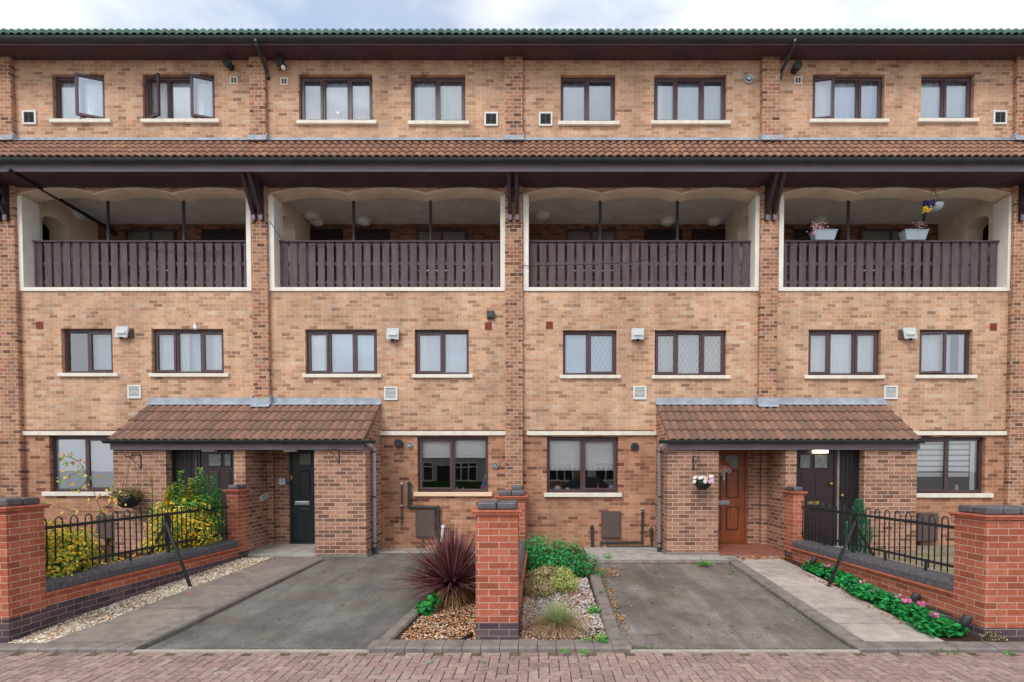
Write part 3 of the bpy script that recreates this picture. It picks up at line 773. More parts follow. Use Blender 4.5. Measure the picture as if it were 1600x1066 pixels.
for px, py, sk in ((199, 521, -.04), (616.5, 524, -.01), (995, 524, 0), (1413.5, 523, .04)):
    x = PX(px, DF, py); z = PZ(py, DF)
    w = MB(); w.box(x-.1-sk, x+.1-sk, DF-.04, DF-.001, z-.1, z+.1); sl = w.build('security_light', M['mbox'], B, .006)
    w = MB(); w.add([(x-.125+sk*1.4+q_*.5*-sk*2, DF-.13-.03*q_+d_, z+.11*q_) if False else (x+e_*.13+sk-sk*q_*.9, DF-.12-.02*q_+d_, z+.11*q_) for d_ in (0, .04) for e_, q_ in ((-1, -1), (1, -1), (1, 1), (-1, 1))], [(0, 1, 2, 3), (4, 7, 6, 5), (0, 4, 5, 1), (1, 5, 6, 2), (2, 6, 7, 3), (3, 7, 4, 0)]); w.build('lamp_panel', M['signw'], sl, .006)
    w = MB(); w.box(x-.09+sk, x+.09+sk, DF-.146, DF-.1405, z-.03, z+.03); w.build('lens', M['vent'], sl)
    w = MB(); w.dome((x+sk, DF-.12, z-.11), (0, 0, -1), .04, .05, 12); w.build('motion_sensor', M['black'], sl)
for px, py, r in ((357.5, 101, .085), (439, 100, .09), (1244, 106, .09)):
    p = at(px, py, DF-.1); w = MB(); w.tube([(p[0], DF, p[2]), (p[0], DF-.16, p[2])], r*.75, 14); w.tube([(p[0], DF-.12, p[2]), (p[0], DF-.2, p[2])], r, 14); w.build('flue_cowl', M['black'], B)
w = MB(); p = at(443, 106, DF-.15); w.dome(p, (0, -.7, -.7), .05, .05, 10); w.build('cowl_tip', M['stone'], B)
def ringvent(px, py, r, D, mat='chrome'):
    x = PX(px, D, py); z = PZ(py, D); w = MB()
    n = 18
    w.tube([(x+r*cos(2*pi*k/n), D-.02, z+r*sin(2*pi*k/n)) for k in range(n+1)], .014, 6); w.disc((x, D-.001, z), (0, -1, 0), r*.55, .05, 14)
    w.bar((x-r, D-.03, z+.01), (x+r, D-.03, z-.01), .012, .012)
    w.build('ring_flue', M[mat], B)
ringvent(1169, 124, .085, DF); ringvent(640.5, 696.5, .06, DG); ringvent(773.5, 728, .06, DG)
w = MB(); x, z = PX(624, DG, 693), PZ(693, DG); w.tube([(x, DG, z), (x, DG-.12, z)], .085, 16); w.tube([(x, DG-.12, z), (x, DG-.13, z)], .06, 16); w.build('boiler_flue', M['black'], B)
w = MB(); x, z = PX(991.5, DG, 698), PZ(698, DG); w.tube([(x, DG, z), (x, DG-.05, z)], .085, 16); w.build('boiler_flue', M['pipeblack'], B)
w = MB(); w.disc((x, DG-.05, z), (0, -1, 0), .055, .012, 14); w.build('flue_mouth', M['black'], B)
# ornamental bird
w = MB(); x, z = PX(306, DF, 509), PZ(509, DF)
w.dome((x, DF-.01, z-.05), (0, -1, 0), .045, .04, 10); w.add([(x-.05, DF-.02, z-.04), (x+.05, DF-.02, z-.05), (x-.0, DF-.05, z+.08)], [(0, 1, 2)]); w.dome((x-.01, DF-.01, z+.02), (0, -1, 0), .025, .03, 8); w.build('wall_ornament', M['whiteobj'], B)
# wires across the balconies
def wire(pts, name='cable', r=.006):
    w = MB(); w.tube(pts, r, 5); return w.build(name, M['black'], B)
wire([at(788, 412, DF-.1), at(830, 416, DF-.05), at(870, 414.5, DF-.04), at(930, 413, DF-.04), at(980, 411, DF-.04), at(1030, 403, DF-.04), at(1065, 388, DF-.04)])
wire([at(421, 345, DF-.05), at(432, 362, DF-.04), at(445, 380, DF+.1)]); wire([at(470, 389, DF+.15), at(505, 380, DF+.15)])
wire([at(215, 381, DF+.15), at(250, 390, DF+.15), at(300, 396, DF+.15), at(360, 392, DF+.15)])

# ------------------------------------------------------------------ porches
ZF = .28
DSIDE = 10.55
def porch(side):
    Lp = side == 'L'
    X0, X1 = (PLX0, PLX1) if Lp else (PRX0, PRX1)
    ztop = PZ(703, DP)+.06
    if Lp:
        piers = [(X0, PX(260, DP, 780), DP, DF+.6), (PX(366, DP, 780), PX(384, DP, 780), DP, 11.14), (PX(491.5, DP, 780), X1, DP, DF+.6)]
    else:
        piers = [(X0, PX(1122.5, DP, 780), DP, DF+.6), (PX(1227, DP, 780), PX(1244, DP, 780), DP, 11.14), (PX(1350, DP, 780), X1, DP, DF+.6)]
    w = MB()
    for a, b, y0, y1 in piers: w.box(a, b, y0, y1, -.05, ztop)
    # thicker end of the middle wall
    a, b = piers[1][0], piers[1][1]
    if Lp: w.box(a, b+.11, 11.1401, DDOOR, -.05, ztop+.1)
    else: w.box(a-.11, b, 11.1401, DDOOR, -.05, ztop+.1)
    # back wall
    w.box(X0+.05, X1-.05, DDOOR+.001, DDOOR+.12, 0, 3.3)
    # wall round the side doors, close behind the front
    if Lp: w.box(piers[0][1]-.01, piers[1][0]+.01, DSIDE+.02, DSIDE+.12, 0, ztop)
    else: w.box(piers[1][1]-.01, piers[2][0]+.01, DSIDE+.02, DSIDE+.12, 0, ztop)
    # gable triangles
    zr, ze = PZ(633, DF), PZ(688, DP)
    for x in ((X1-.1, X1) if Lp else (X0, X0+.1)),:
        xa, xb = x
        w.add([(xa, DP, ztop), (xb, DP, ztop), (xb, DF, ztop), (xa, DF, ztop), (xa, DP, ze-.03), (xb, DP, ze-.03), (xb, DF, zr-.03), (xa, DF, zr-.03)],
              [(0, 3, 2, 1), (4, 5, 6, 7), (0, 1, 5, 4), (1, 2, 6, 5), (2, 3, 7, 6), (3, 0, 4, 7)])
    po = w.build('porch_wall', M['porch'], B)
    # closing side boards at the other gable
    xo = (X0, X0+.04) if Lp else (X1-.04, X1)
    w = MB(); w.add([(xo[0], DP-.02, ztop), (xo[1], DP-.02, ztop), (xo[1], DF, ztop), (xo[0], DF, ztop), (xo[0], DP-.02, ze-.05), (xo[1], DP-.02, ze-.05), (xo[1], DF, zr-.03), (xo[0], DF, zr-.03)],
                    [(0, 3, 2, 1), (4, 5, 6, 7), (0, 1, 5, 4), (1, 2, 6, 5), (2, 3, 7, 6), (3, 0, 4, 7)])
    w.build('bargeboard', M['timber'], B)
    w = MB(); w.box(X0+.02, X1-.02, DP+.02, DDOOR, ztop, ztop+.03); w.build('porch_ceiling', M['soffit'], B)
    # roof
    yb = DP-.14
    if Lp: rx0, rx1 = -8.27, X1-.0
    else: rx0, rx1 = X0, 7.33
    rf = pantiles('porch_roof', rx0, rx1, DF, zr, yb, PZ(689.5, yb), 4, B, T2, .036, skewseed=5 if Lp else 6)
    pz_ = [pp for k, pp in enumerate(pil) if rx0 < pp[0] < rx1]
    flashing(rx0-.02, rx1+.02, zr+.03, PZ(622, DF), DF, pz_)
    if Lp: gx0, gx1, fx0, fx1 = PX(163, yb, 690), PX(587, yb, 690), X0, PX(571, DP, 697)
    else: gx0, gx1, fx0, fx1 = PX(1029, yb, 690), PX(1442, yb, 690), PX(1041, DP, 697), X1
    gutter(gx0, gx1, yb-.02, PZ(688.7, yb), .055, B)
    w = MB(); w.box(fx0, fx1, DP-.07, DP-.045, PZ(703, DP-.06), PZ(690.5, DP-.06)); w.build('porch_fascia', M['fascia'], B, .003)
    w = MB(); w.box(fx0+.01, fx1-.01, DP-.0449, DP-.001, PZ(703, DP-.06)+.01, PZ(691, DP-.06)); w.build('fascia_batten', M['timber'], B)
    # downpipe
    xp = X1+.06 if Lp else X0-.07; yp = 10.62; zpt = PZ(692, yp)
    w = MB(); w.tube([(xp, yp-.38, zpt+.01), (xp, yp-.36, zpt-.04), (xp, yp, zpt-.1), (xp, yp, .35)], .034, 12)
    dp_ = w.build('downpipe', M['pipegrey'], B, smooth=True)
    w = MB(); w.tube([(xp, yp, .36), (xp, yp, .2)], .045, 12)
    for z in (.42, 1.35, 2.25): w.tube([(xp, yp, z), (xp, yp, z+.03)], .041, 12); w.box(min(xp, xp-.09 if Lp else xp+.09), max(xp, xp-.09 if Lp else xp+.09), yp+.01, yp+.03, z, z+.03)
    w.build('pipe_clip', M['pipeblack'], dp_)
    # floor step
    if Lp:
        ax0, ax1 = PX(384, DP, 860), PX(491.5, DP, 860); bx0, bx1 = PX(272, DP), PX(366, DP)
        fm = M['concrete2']
    else:
        ax0, ax1 = PX(1122.5, DP, 860), PX(1227, DP, 860); bx0, bx1 = PX(1244, DP), PX(1350, DP)
        fm = M['quarry']
    w = MB(); w.add([(ax0-.03, DP-.04, .05), (ax1+.03, DP-.04, .05), (ax1+.03, DDOOR, .05), (ax0-.03, DDOOR, .05), (ax0-.03, DP-.04, ZF), (ax1+.03, DP-.04, ZF), (ax1+.03, DDOOR, ZF+.075), (ax0-.03, DDOOR, ZF+.075)], [(0, 3, 2, 1), (4, 5, 6, 7), (0, 1, 5, 4), (1, 2, 6, 5), (2, 3, 7, 6), (3, 0, 4, 7)]); w.build('porch_floor', fm, B, .01)
    w = MB(); w.box(ax0-.05, ax1+.05, DP-.06, DP-.0401, .05, ZF-.035); w.build('step_riser', M['concrete2'], B)
    w = MB(); w.box(min(bx0, bx1)-.14, max(bx0, bx1)+(.0 if Lp else .06), DP-.0, DSIDE+.02, .05, .41); w.build('side_porch_floor', M['concrete2'], B)
    # base course along the piers
    for a, b, y0, y1 in (piers[0], piers[2]):
        w = MB(); w.box(a-.03, b+.03, DP-.035, DF, .05, PZ(866.5, DP) if Lp else PZ(863, DP)+.0); w.build('plinth', M['kerb'], B, .01)
    return piers, ztop
pl, ztopL = porch('L'); prr, ztopR = porch('R')
# doors
def door(name, x0, x1, mat, panels, glasses, letter=None, fittings=(), framew=.05, hinge=1, z1=None, sill=True, boards=False, frm=None, DD=None, zfl=None):
    """door in the plane DDOOR; panels/glasses as pixel rects"""
    Y = (DD or DDOOR)-.03; z0 = (zfl or ZF+.075)+.03; z1 = z1 or 2.32
    f = MB(); f.box(x0, x0+framew, Y-.05, Y+.02, z0-.02, z1+.05); f.box(x1-framew, x1, Y-.05, Y+.02, z0-.02, z1+.05); f.box(x0+framew, x1-framew, Y-.05, Y+.02, z1, z1+.05); f.box(x0, x1, Y-.09, Y+.02, z0-.03, z0-.0)
    fr = f.build(name, frm or mat, B, .004)
    d = MB(); d.box(x0+framew+.003, x1-framew-.003, Y-.03, Y+.01, z0+.005, z1-.004)
    if boards:
        k = x0+framew+.1
    lf = d.build('door_leaf', mat, fr, .003)
    def prect(q): return PX(q[0], Y, (q[2]+q[3])/2), PX(q[1], Y, (q[2]+q[3])/2), PZ(q[3], Y), PZ(q[2], Y)
    if boards:
        w = MB(); k = x0+framew+.01
        while k < x1-framew-.05: w.box(k, k+.07, Y-.04, Y-.0301, z0+.01, z1-.01); k += .078
        w.build('boarding', mat, fr, .002)
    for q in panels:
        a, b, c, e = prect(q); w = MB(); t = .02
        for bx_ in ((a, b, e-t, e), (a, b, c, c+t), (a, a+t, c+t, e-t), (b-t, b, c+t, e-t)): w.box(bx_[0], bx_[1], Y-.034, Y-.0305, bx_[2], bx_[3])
        w.build('groove_shade', M['timber'], fr)  # dark strips colour in the shade of the panel grooves
        w = MB(); w.box(a+.02, b-.02, Y-.044, Y-.0305, c+.02, e-.02); w.build('door_panel', mat, fr, .012)
    for q in glasses:
        a, b, c, e = prect(q); w = MB(); w.box(a, b, Y-.036, Y-.0305, c, e); w.build('door_glass', M['frost'], fr)
        w = MB(); t = .015
        for bx_ in ((a-t, b+t, e, e+t), (a-t, b+t, c-t, c), (a-t, a, c, e), (b, b+t, c, e)): w.box(bx_[0], bx_[1], Y-.044, Y-.0305, bx_[2], bx_[3])
        w.build('glazing_bead', mat, fr)
    if letter:
        a, b, c, e = prect(letter[:4]); w = MB(); w.box(a, b, Y-.045, Y-.0305, c, e); w.box(a+.03, b-.03, Y-.052, Y-.045, c+.015, e-.015); w.build('letter_plate', letter[4], fr, .004)
    for px, py, kind, mt in fittings:
        x = PX(px, Y, py); z = PZ(py, Y); w = MB()
        if kind == 'knob': w.tube([(x, Y-.03, z), (x, Y-.08, z)], .012, 8); w.dome((x, Y-.07, z), (0, -1, 0), .035, .03, 12)
        elif kind == 'lever': w.box(x-.02, x+.02, Y-.042, Y-.0305, z-.09, z+.09); w.tube([(x, Y-.035, z+.03), (x, Y-.075, z+.03), (x-.1*hinge, Y-.075, z+.03)], .009, 8)
        elif kind == 'hinge': w.box(x-.02, x+.015, Y-.055, Y-.0505, z-.045, z+.045)
        w.build({'knob': 'door_knob', 'lever': 'door_handle', 'hinge': 'door_hinge'}[kind], mt, fr)
    return fr
xa = PX(455, DDOOR, 780)
door('front_door', xa, xa+.93, M['doorg'], [(469.5, 486, 735, 778), (469.5, 486, 793, 836)], [(469, 487, 709, 726)], (462, 485, 783, 789, M['chrome']), [(457.5, 746, 'hinge', M['brass'])], hinge=-1)
xb = PX(1165.5, DDOOR, 780)
door('front_door', xb-.93, xb, M['dooro'], [(1133.5, 1153, 735, 778), (1133.5, 1153, 792, 828), (1100, 1126, 735, 778), (1100, 1126, 792, 828)], [(1133, 1152, 711, 731), (1100, 1126.5, 711, 731)], (1122, 1139, 782, 788.5, M['chrome']), [(1130, 744, 'lever', M['chrome'])])
# side doors, left porch: boarded store door then door
SK = dict(DD=DSIDE, zfl=.385)
x2 = PX(312, DSIDE, 780); x3 = PX(260, DP, 780); x4 = pl[1][0]
door('side_door', x2+.02, x4, M['doord'], [(326, 346, 735, 780), (352, 363, 735, 780), (326, 346, 790, 835)], [(327.5, 347, 710, 728), (352.5, 362, 710, 728)], None, [(321, 762, 'knob', M['brass'])], **SK)
door('store_door', x3, x2-.02, M['doorshed'], [], [], None, [], boards=True, **SK)
w = MB(); w.box(x2-.018, x2+.018, DSIDE-.1, DSIDE-.03, .4, 2.36); w.build('door_post', M['mbox'], B)
x2 = PX(1305, DSIDE, 780); x3 = PX(1350, DP, 780); x4 = prr[1][1]
door('side_door', x4, x2-.02, M['doord'], [(1249, 1264.5, 736, 780), (1271, 1291, 736, 780), (1249, 1264.5, 792, 838), (1271, 1291, 792, 838)], [(1249, 1264.5, 711, 731), (1271.5, 1291, 711, 731)], (1260, 1278, 783.5, 788.5, M['brass']), [(1296, 756, 'knob', M['brass'])], **SK)
door('store_door', x2+.02, x3, M['doorshed'], [], [], None, [(1313, 774, 'knob', M['brass'])], boards=True, **SK)
w = MB(); w.box(x2-.018, x2+.018, DSIDE-.1, DSIDE-.03, .4, 2.36); w.build('door_post', M['concreteL'], B)
# orange door frame edges are rosewood-ish: porch lights
emat = NT('lit_lamp'); emat.b.inputs['Emission Color'].default_value = s(255, 232, 190); emat.b.inputs['Emission Strength'].default_value = 3.5; emat.col(s(250, 240, 220))
def plight(px0, px1, zc, lit):
    x0, x1 = PX(px0, 10.45), PX(px1, 10.45); w = MB(); w.box(x0, x1, 10.38, 10.5, zc-.055, zc); w.build('porch_light', emat.m if lit else M['lampglass'], B, .012)
zl = PZ(708, 10.38)+.055
plight(1272.6, 1294, zl, True); plight(315, 336, zl+.028, False); plight(443, 462, zl+.028, False)
for zz in (zl,):
    w = MB(); w.box(PX(1276, 10.45), PX(1290, 10.45), 10.39, 10.49, zl+.001, ztopR-.001); w.build('lamp_base', M['vent'], B)
    for q in (315, 443): w = MB(); w.box(PX(q+4, 10.45), PX(q+16, 10.45), 10.39, 10.49, zl+.029, ztopL-.001); w.build('lamp_base', M['vent'], B)
# round white plaque and tilted notice in the left porch
def textobj(body, size, loc, rot, mat, name, parent=None, extrude=.0015, ax='CENTER'):
    cu = bpy.data.curves.new(name, 'FONT'); cu.body = body; cu.size = size; cu.extrude = extrude; cu.align_x = ax; cu.align_y = 'CENTER'
    o = bpy.data.objects.new('tmp', cu); C.objects.link(o); dg = bpy.context.evaluated_depsgraph_get(); me = bpy.data.meshes.new_from_object(o.evaluated_get(dg))
    bpy.data.objects.remove(o); me.name = name; me.materials.clear(); me.materials.append(mat)
    me.transform(Matrix.Translation(Vector(loc)) @ rot.to_matrix().to_4x4())
    ob = bpy.data.objects.new(name, me); C.objects.link(ob)
    if parent is not None:
        r = parent
        while r.parent: r = r.parent
        me.transform(Matrix.Translation(-r.location)); ob.parent = parent
    return ob
from mathutils import Euler
x, z = PX(441.5, DDOOR, 752.5), PZ(752.5, DDOOR)
cl = thing('wall_clock', 'round white clock face hanging on the brick back wall beside the dark green door', 'clock', (x, DDOOR, z))
w = MB(); w.disc((x, DDOOR-.002, z), (0, -1, 0), .095, .02, 28); w.build('rim', M['pipeblack'], cl)
w = MB(); w.disc((x, DDOOR-.022, z), (0, -1, 0), .083, .004, 28); w.build('dial', M['signw'], cl)
w = MB()
for k in range(4):
    a = k*pi/2; cx_, cz_ = x+.062*cos(a), z+.062*sin(a); w.box(cx_-.011, cx_+.011, DDOOR-.029, DDOOR-.0261, cz_-.011, cz_+.011)
w.bar((x, DDOOR-.03, z), (x+.02, DDOOR-.03, z+.035), .005, .003, (0, 1, 0)); w.bar((x, DDOOR-.03, z), (x-.01, DDOOR-.03, z+.03), .005, .003, (0, 1, 0)); w.build('clock_mark', M['ink'], cl)
Xw = pl[1][1]
def onX(px, py, X): r = ray(px, py); t = X/r[0]; return (X, r[1]*t, CAMZ+r[2]*t)
p = onX(412.5, 776.5, Xw)
w = MB(); hw, hh = .17, .058; ang = .17
v = []
for sx, sz in ((-1, -1), (1, -1), (1, 1), (-1, 1)):
    dy, dz = sx*hw, sz*hh; v.append((p[1]+dy*cos(ang)-dz*sin(ang), p[2]+dy*sin(ang)+dz*cos(ang)))
w.add([(Xw+.003, a, b) for a, b in v]+[(Xw+.011, a, b) for a, b in v], [(0, 1, 2, 3), (4, 7, 6, 5), (0, 4, 5, 1), (1, 5, 6, 2), (2, 6, 7, 3), (3, 7, 4, 0)])
sg = w.build('notice_sign', M['signw'], B)
w = MB()
for row, ln in ((.022, .12), (-.018, .13)):
    k = -ln
    while k < ln:
        l_ = U(.012, .035)
        q = [(p[1]+(k)*cos(ang)-row*sin(ang), p[2]+k*sin(ang)+row*cos(ang)), (p[1]+(k+l_)*cos(ang)-row*sin(ang), p[2]+(k+l_)*sin(ang)+row*cos(ang))]
        w.bar((Xw+.0125, q[0][0], q[0][1]), (Xw+.0125, q[1][0], q[1][1]), .002, .014, (0, 0, 1)); k += l_+.012
w.build('sign_lettering', M['ink'], sg)
# hello sign on the orange door
Yd = DDOOR-.08; hx, hz = PX(1128, Yd, 732), PZ(732.5, Yd)
hs = thing('door_sign', 'oval orange and pink hello sign hanging on the orange wooden door', 'sign', (hx, Yd, hz))
w = MB(); n = 30
w.add([(hx+.18*cos(2*pi*k/n), Yd+.02, hz+.075*sin(2*pi*k/n)) for k in range(n)]+[(hx+.18*cos(2*pi*k/n), Yd, hz+.075*sin(2*pi*k/n)) for k in range(n)],
      [tuple(range(n)), tuple(range(2*n-1, n-1, -1))]+[(k, n+k, n+(k+1) % n, (k+1) % n) for k in range(n)]); w.build('plate', M['pink'], hs)
w = MB()
for k in range(60):
    a = U(.1, pi-.1); r = U(.9, 1.15); c = Vector((hx+.17*r*cos(a), Yd-.005, hz+.045+.085*r*sin(a))); e = Vector((U(-1, 1), 0, U(-1, 1))).normalized()*.03; f2 = Vector((-e.z, -.3*.03, e.x))*.5
    w.add([c-e, c+f2, c+e, c-f2], [(0, 1, 2, 3)], s(int(U(190, 230)), int(U(90, 130)), 40))
w.build('leaf_garland', M['leaf'], hs)
textobj('hello', .17, (hx+.03, Yd-.012, hz-.03), Euler((pi/2, 0, 0)), M['vent'], 'lettering', hs)
# hanging-basket brackets on the porch piers
def hook(px, py, dx, empty=True):
    x = PX(px, DP, py); z = PZ(py, DP); w = MB(); y = DP-.001
    w.box(x-.012, x+.012, y-.008, y, z-.14, z+.14)
    tip = (x+dx, y-.26, z+.1)
    w.tube([(x, y-.01, z+.13), (x+dx*.5, y-.13, z+.125), tip, (tip[0], tip[1]-.02, tip[2]+.03)], .008, 6); w.tube([(x, y-.01, z-.12), (x+dx*.8, y-.2, z+.1)], .006, 6)
    w.build('basket_hook', M['black'], B); return tip
hook(220.5, 722, -.09); hook(530, 713, -.1)
tip = hook(1083, 724, .03)

# ------------------------------------------------------------------ meter boxes and pipes
def mbox(name, a, b, c, d, dep=.06, legs=False, lbl=None):
    x0, x1 = PX(a, DG-dep, (c+d)/2), PX(b, DG-dep, (c+d)/2); z0, z1 = PZ(d, DG-dep), PZ(c, DG-dep)
    w = MB(); w.box(x0, x1, DG-dep, DG-.001, z0, z1); o = w.build(name, M['mbox'], B, .01)
    w = MB(); w.box(x0+.02, x1-.02, DG-dep-.008, DG-dep-.0001, z0+.02, z1-.02); w.build('box_door', M['mbox'], o, .006)
    w = MB(); w.disc((x1-.05, DG-dep-.008, (z0+z1)/2), (0, -1, 0), .012, .006, 10); w.build('box_lock', M['black'], o)
    w = MB(); w.box((x0+x1)/2-.09, (x0+x1)/2-.05, DG-.05, DG-.001, .2, z0); w.build('box_leg', M['mbox'], o)
mbox('meter_box', 649.5, 680, 798, 840); mbox('meter_box', 940, 970, 799, 841); mbox('meter_box', 150, 178, 806, 842, .16); mbox('meter_box', 1433, 1466, 802, 846, .16)
def pipe(pts, r, mat, D=DG-.06):
    w = MB(); P = [at(p[0], p[1], p[2] if len(p) > 2 else D) for p in pts]; q = [P[0]]
    w.tube(P, r, 10)
    for p in P[1:-1]: w.dome((p[0], p[1], p[2]), (0, 0, 1), r*1.35, r*1.35, 8, 3); w.dome((p[0], p[1], p[2]), (0, 0, -1), r*1.35, r*1.35, 8, 3)
    w.build('waste_pipe', M[mat], B)
pipe([(639.5, 754, DG), (639.5, 756), (639.5, 789)], .035, 'pipeblack'); pipe([(639.5, 789), (640, 792), (684, 793), (685, 797), (685, 858)], .035, 'pipeblack')
pipe([(627.5, 757), (627.5, 822)], .014, 'pipeblack'); pipe([(627.5, 789), (627.5, 791)], .02, 'vent'); pipe([(627.5, 754), (627.5, 757)], .022, 'vent')
pipe([(692, 822, DG), (692, 824), (690, 845), (700, 856)], .032, 'vent'); pipe([(677, 842), (677, 848), (657, 849)], .009, 'mbox')
pipe([(925, 822, DG), (925, 824), (926, 860)], .034, 'pipeblack')
pipe([(1004, 796, DG), (1004, 797), (1003, 847), (940, 848), (939, 862)], .028, 'pipeblack'); pipe([(1004, 794), (1004, 799)], .03, 'vent')
pipe([(1017.5, 826, DG), (1017.5, 828), (1018, 855), (951, 856), (943, 863)], .034, 'pipeblack')
# lower ledge along ground floor wall (between the porches)
w = MB(); zz = PZ(846, DG); w.box(PLX1+.02, PRX0-.02, DG-.03, DG-.001, .1, zz-.02); w.build('base_ledge', M['lower'], B)

# ------------------------------------------------------------------ ground
w = MB(); rows = [(-300, -.04), (1.5, -.04), (5.9, -.04), (9.8, .17), (400, .17)]
for (ya, za_), (yb, zb_) in zip(rows, rows[1:]): w.quad((-400, ya, za_), (400, ya, za_), (400, yb, zb_), (-400, yb, zb_))
struct('ground', w, M['asphR'])
w = MB(); w.quad((-60, -9, -.03), (60, -9, -.03), (60, 1.9, -.03), (-60, 1.9, -.03)); struct('road', w, M['concrete'])  # unseen road, made pale to bounce light up under the balconies
# herringbone clay pavers
pv = MB(); bl, bw_ = .2, .1
tones = [s(166, 140, 131), s(158, 133, 124), s(170, 144, 134), s(154, 129, 121), s(162, 135, 126), s(168, 147, 138)]
def paver(x, y, w_, d_):
    if x+w_ < -9.5 or x > 9 or y+d_ > 5.575 or y < 2.2: return
    g = .0025; b = .0035; z = U(-.001, .001); k = U(.92, 1.08); t = random.choice(tones); c = (t[0]*k, t[1]*k, t[2]*k, 1)
    x0, x1, y0, y1 = x+g, x+w_-g, y+g, y+d_-g
    tx, ty = U(-.001, .001), U(-.001, .001)
    v = [(x0, y0, -.02), (x1, y0, -.02), (x1, y1, -.02), (x0, y1, -.02), (x0+b, y0+b, z), (x1-b, y0+b, z+tx), (x1-b, y1-b, z+tx+ty), (x0+b, y1-b, z+ty)]
    pv.add(v, [(4, 5, 6, 7), (0, 1, 5, 4), (1, 2, 6, 5), (2, 3, 7, 6), (3, 0, 4, 7)], c)
o_y = 5.56
for i in range(-98, 94):
    for j in range(0, 36):
        X = i*bw_; Y = o_y-3.5+j*bw_; k = (i-j) % 4
        if k == 0: paver(X, Y, .2, .1)
        elif k == 3: paver(X, Y, .1, .2)
# edge course under the kerbs
x = -9.5
while x < 9: paver(x, 5.46, .1, .1) if False else None; x += .1
struct('paved_road', pv, M['paver'])
w = MB(); w.quad((-9.6, 2.1, -.012), (9.2, 2.1, -.012), (9.2, 5.58, -.012), (-9.6, 5.58, -.012)); struct('paver_bedding', w, plain('jointing_sand', s(112, 98, 82), .95, .1, .3, 12))

# driveways and paths
def sheet(name, pts, mat, dz=0, nseg=10):
    """pts: (xl_front, xr_front, y_front, xl_back, xr_back, y_back) sheet following the slope"""
    a, b, y0, c, d, y1 = pts; w = MB(); prev = None
    for i in range(nseg+1):
        t = i/nseg; y = y0+(y1-y0)*t; l = (a+(c-a)*t, y, gz(y)+dz); r = (b+(d-b)*t, y, gz(y)+dz)
        if prev: w.quad(prev[0], prev[1], r, l)
        prev = (l, r)
    return struct(name, w, mat)
YK = 5.60
sheet('left_driveway', (-4.23, -1.78, YK+.03, -4.0, -1.30, 9.5), M['asphL'], .004)
w = MB(); w.quad((-4.0, 9.5, gz(9.5)+.004), (-.85, 9.5, gz(9.5)+.004), (-.85, 10.9, .224), (-4.0, 10.9, .224)); w.quad((-3.36, 10.9, .224), (-.85, 10.9, .224), (-.85, DG, .224), (-3.36, DG, .224)); struct('rear_apron', w, M['asphL'])
w = MB(); w.quad((-.85, 9.2, .21), (.9, 9.2, .21), (.9, DG, .23), (-.85, DG, .23)); struct('soil_strip', w, M['soil'])
sheet('right_driveway', (.93, 3.36, YK+.03, 1.0, 3.47, 9.55), M['asphR'], .004)
w = MB(); w.box(.95, 3.5, 9.75, DG, .1, .262); w.box(-3.33, -.8, 10.75, DG-.002, .1, .235); struct('concrete_apron', w, M['concrete2'], bevel=.01)
# block kerbs (rows of edging blocks)
def kerb_row(name, p, q, width, h, blk=.2, lip=0):
    p = Vector((p[0], p[1], 0)); q = Vector((q[0], q[1], 0)); L = (q-p).length; d = (q-p)/L; nn = Vector((-d.y, d.x, 0)); n = max(1, int(L/blk)); mb = MB(); st = L/n
    for i in range(n):
        a = p+d*(i*st+.003); b = p+d*((i+1)*st-.003); z = [gz(a.y), gz(b.y)]; j = U(-.002, .002); bv = min(.02, width*.2)
        v = []
        for e, zz in ((a, z[0]), (b, z[1])):
            v += [(*(e-nn*width/2).xy, zz-.05), (*(e-nn*width/2).xy, zz+h*.55+j), (*(e-nn*(width/2-bv)).xy, zz+h+j), (*(e+nn*(width/2-bv)).xy, zz+h+j), (*(e+nn*width/2).xy, zz+h*.55+j), (*(e+nn*width/2).xy, zz-.05)]
        mb.add(v, [(k, k+1, k+7, k+6) for k in range(5)]+[(0, 5, 4, 3, 2, 1), (6, 7, 8, 9, 10, 11)])
    return struct(name, mb, M['kerb'])
kerb_row('bed_kerb', (-1.83, YK+.13), (.99, YK+.13), .26, .045)
kerb_row('bed_side_kerb', (-1.72, YK+.26), (-1.32, 9.3), .15, .05)
kerb_row('drive_kerb', (.86, YK+.26), (.93, 9.5), .17, .05)
kerb_row('apron_kerb', (.9, 9.66), (3.45, 9.66), .16, .05)
kerb_row('path_kerb', (-4.4, YK+.2), (-4.12, 9.9), .22, .05)
kerb_row('path_kerb_right', (3.5, YK+.2), (3.58, 9.9), .2, .05)
kerb_row('front_kerb_left', (-7.6, YK+.1), (-4.3, YK+.1), .2, .03)
kerb_row('front_kerb_right', (3.4, YK+.12), (7.0, YK+.12), .24, .03)
w = MB(); w.box(-4.3, -1.8, YK-.03, YK+.029, -.03, .008); w.box(.97, 3.4, YK-.03, YK+.029, -.03, .008); struct('drive_threshold', w, M['concrete'])
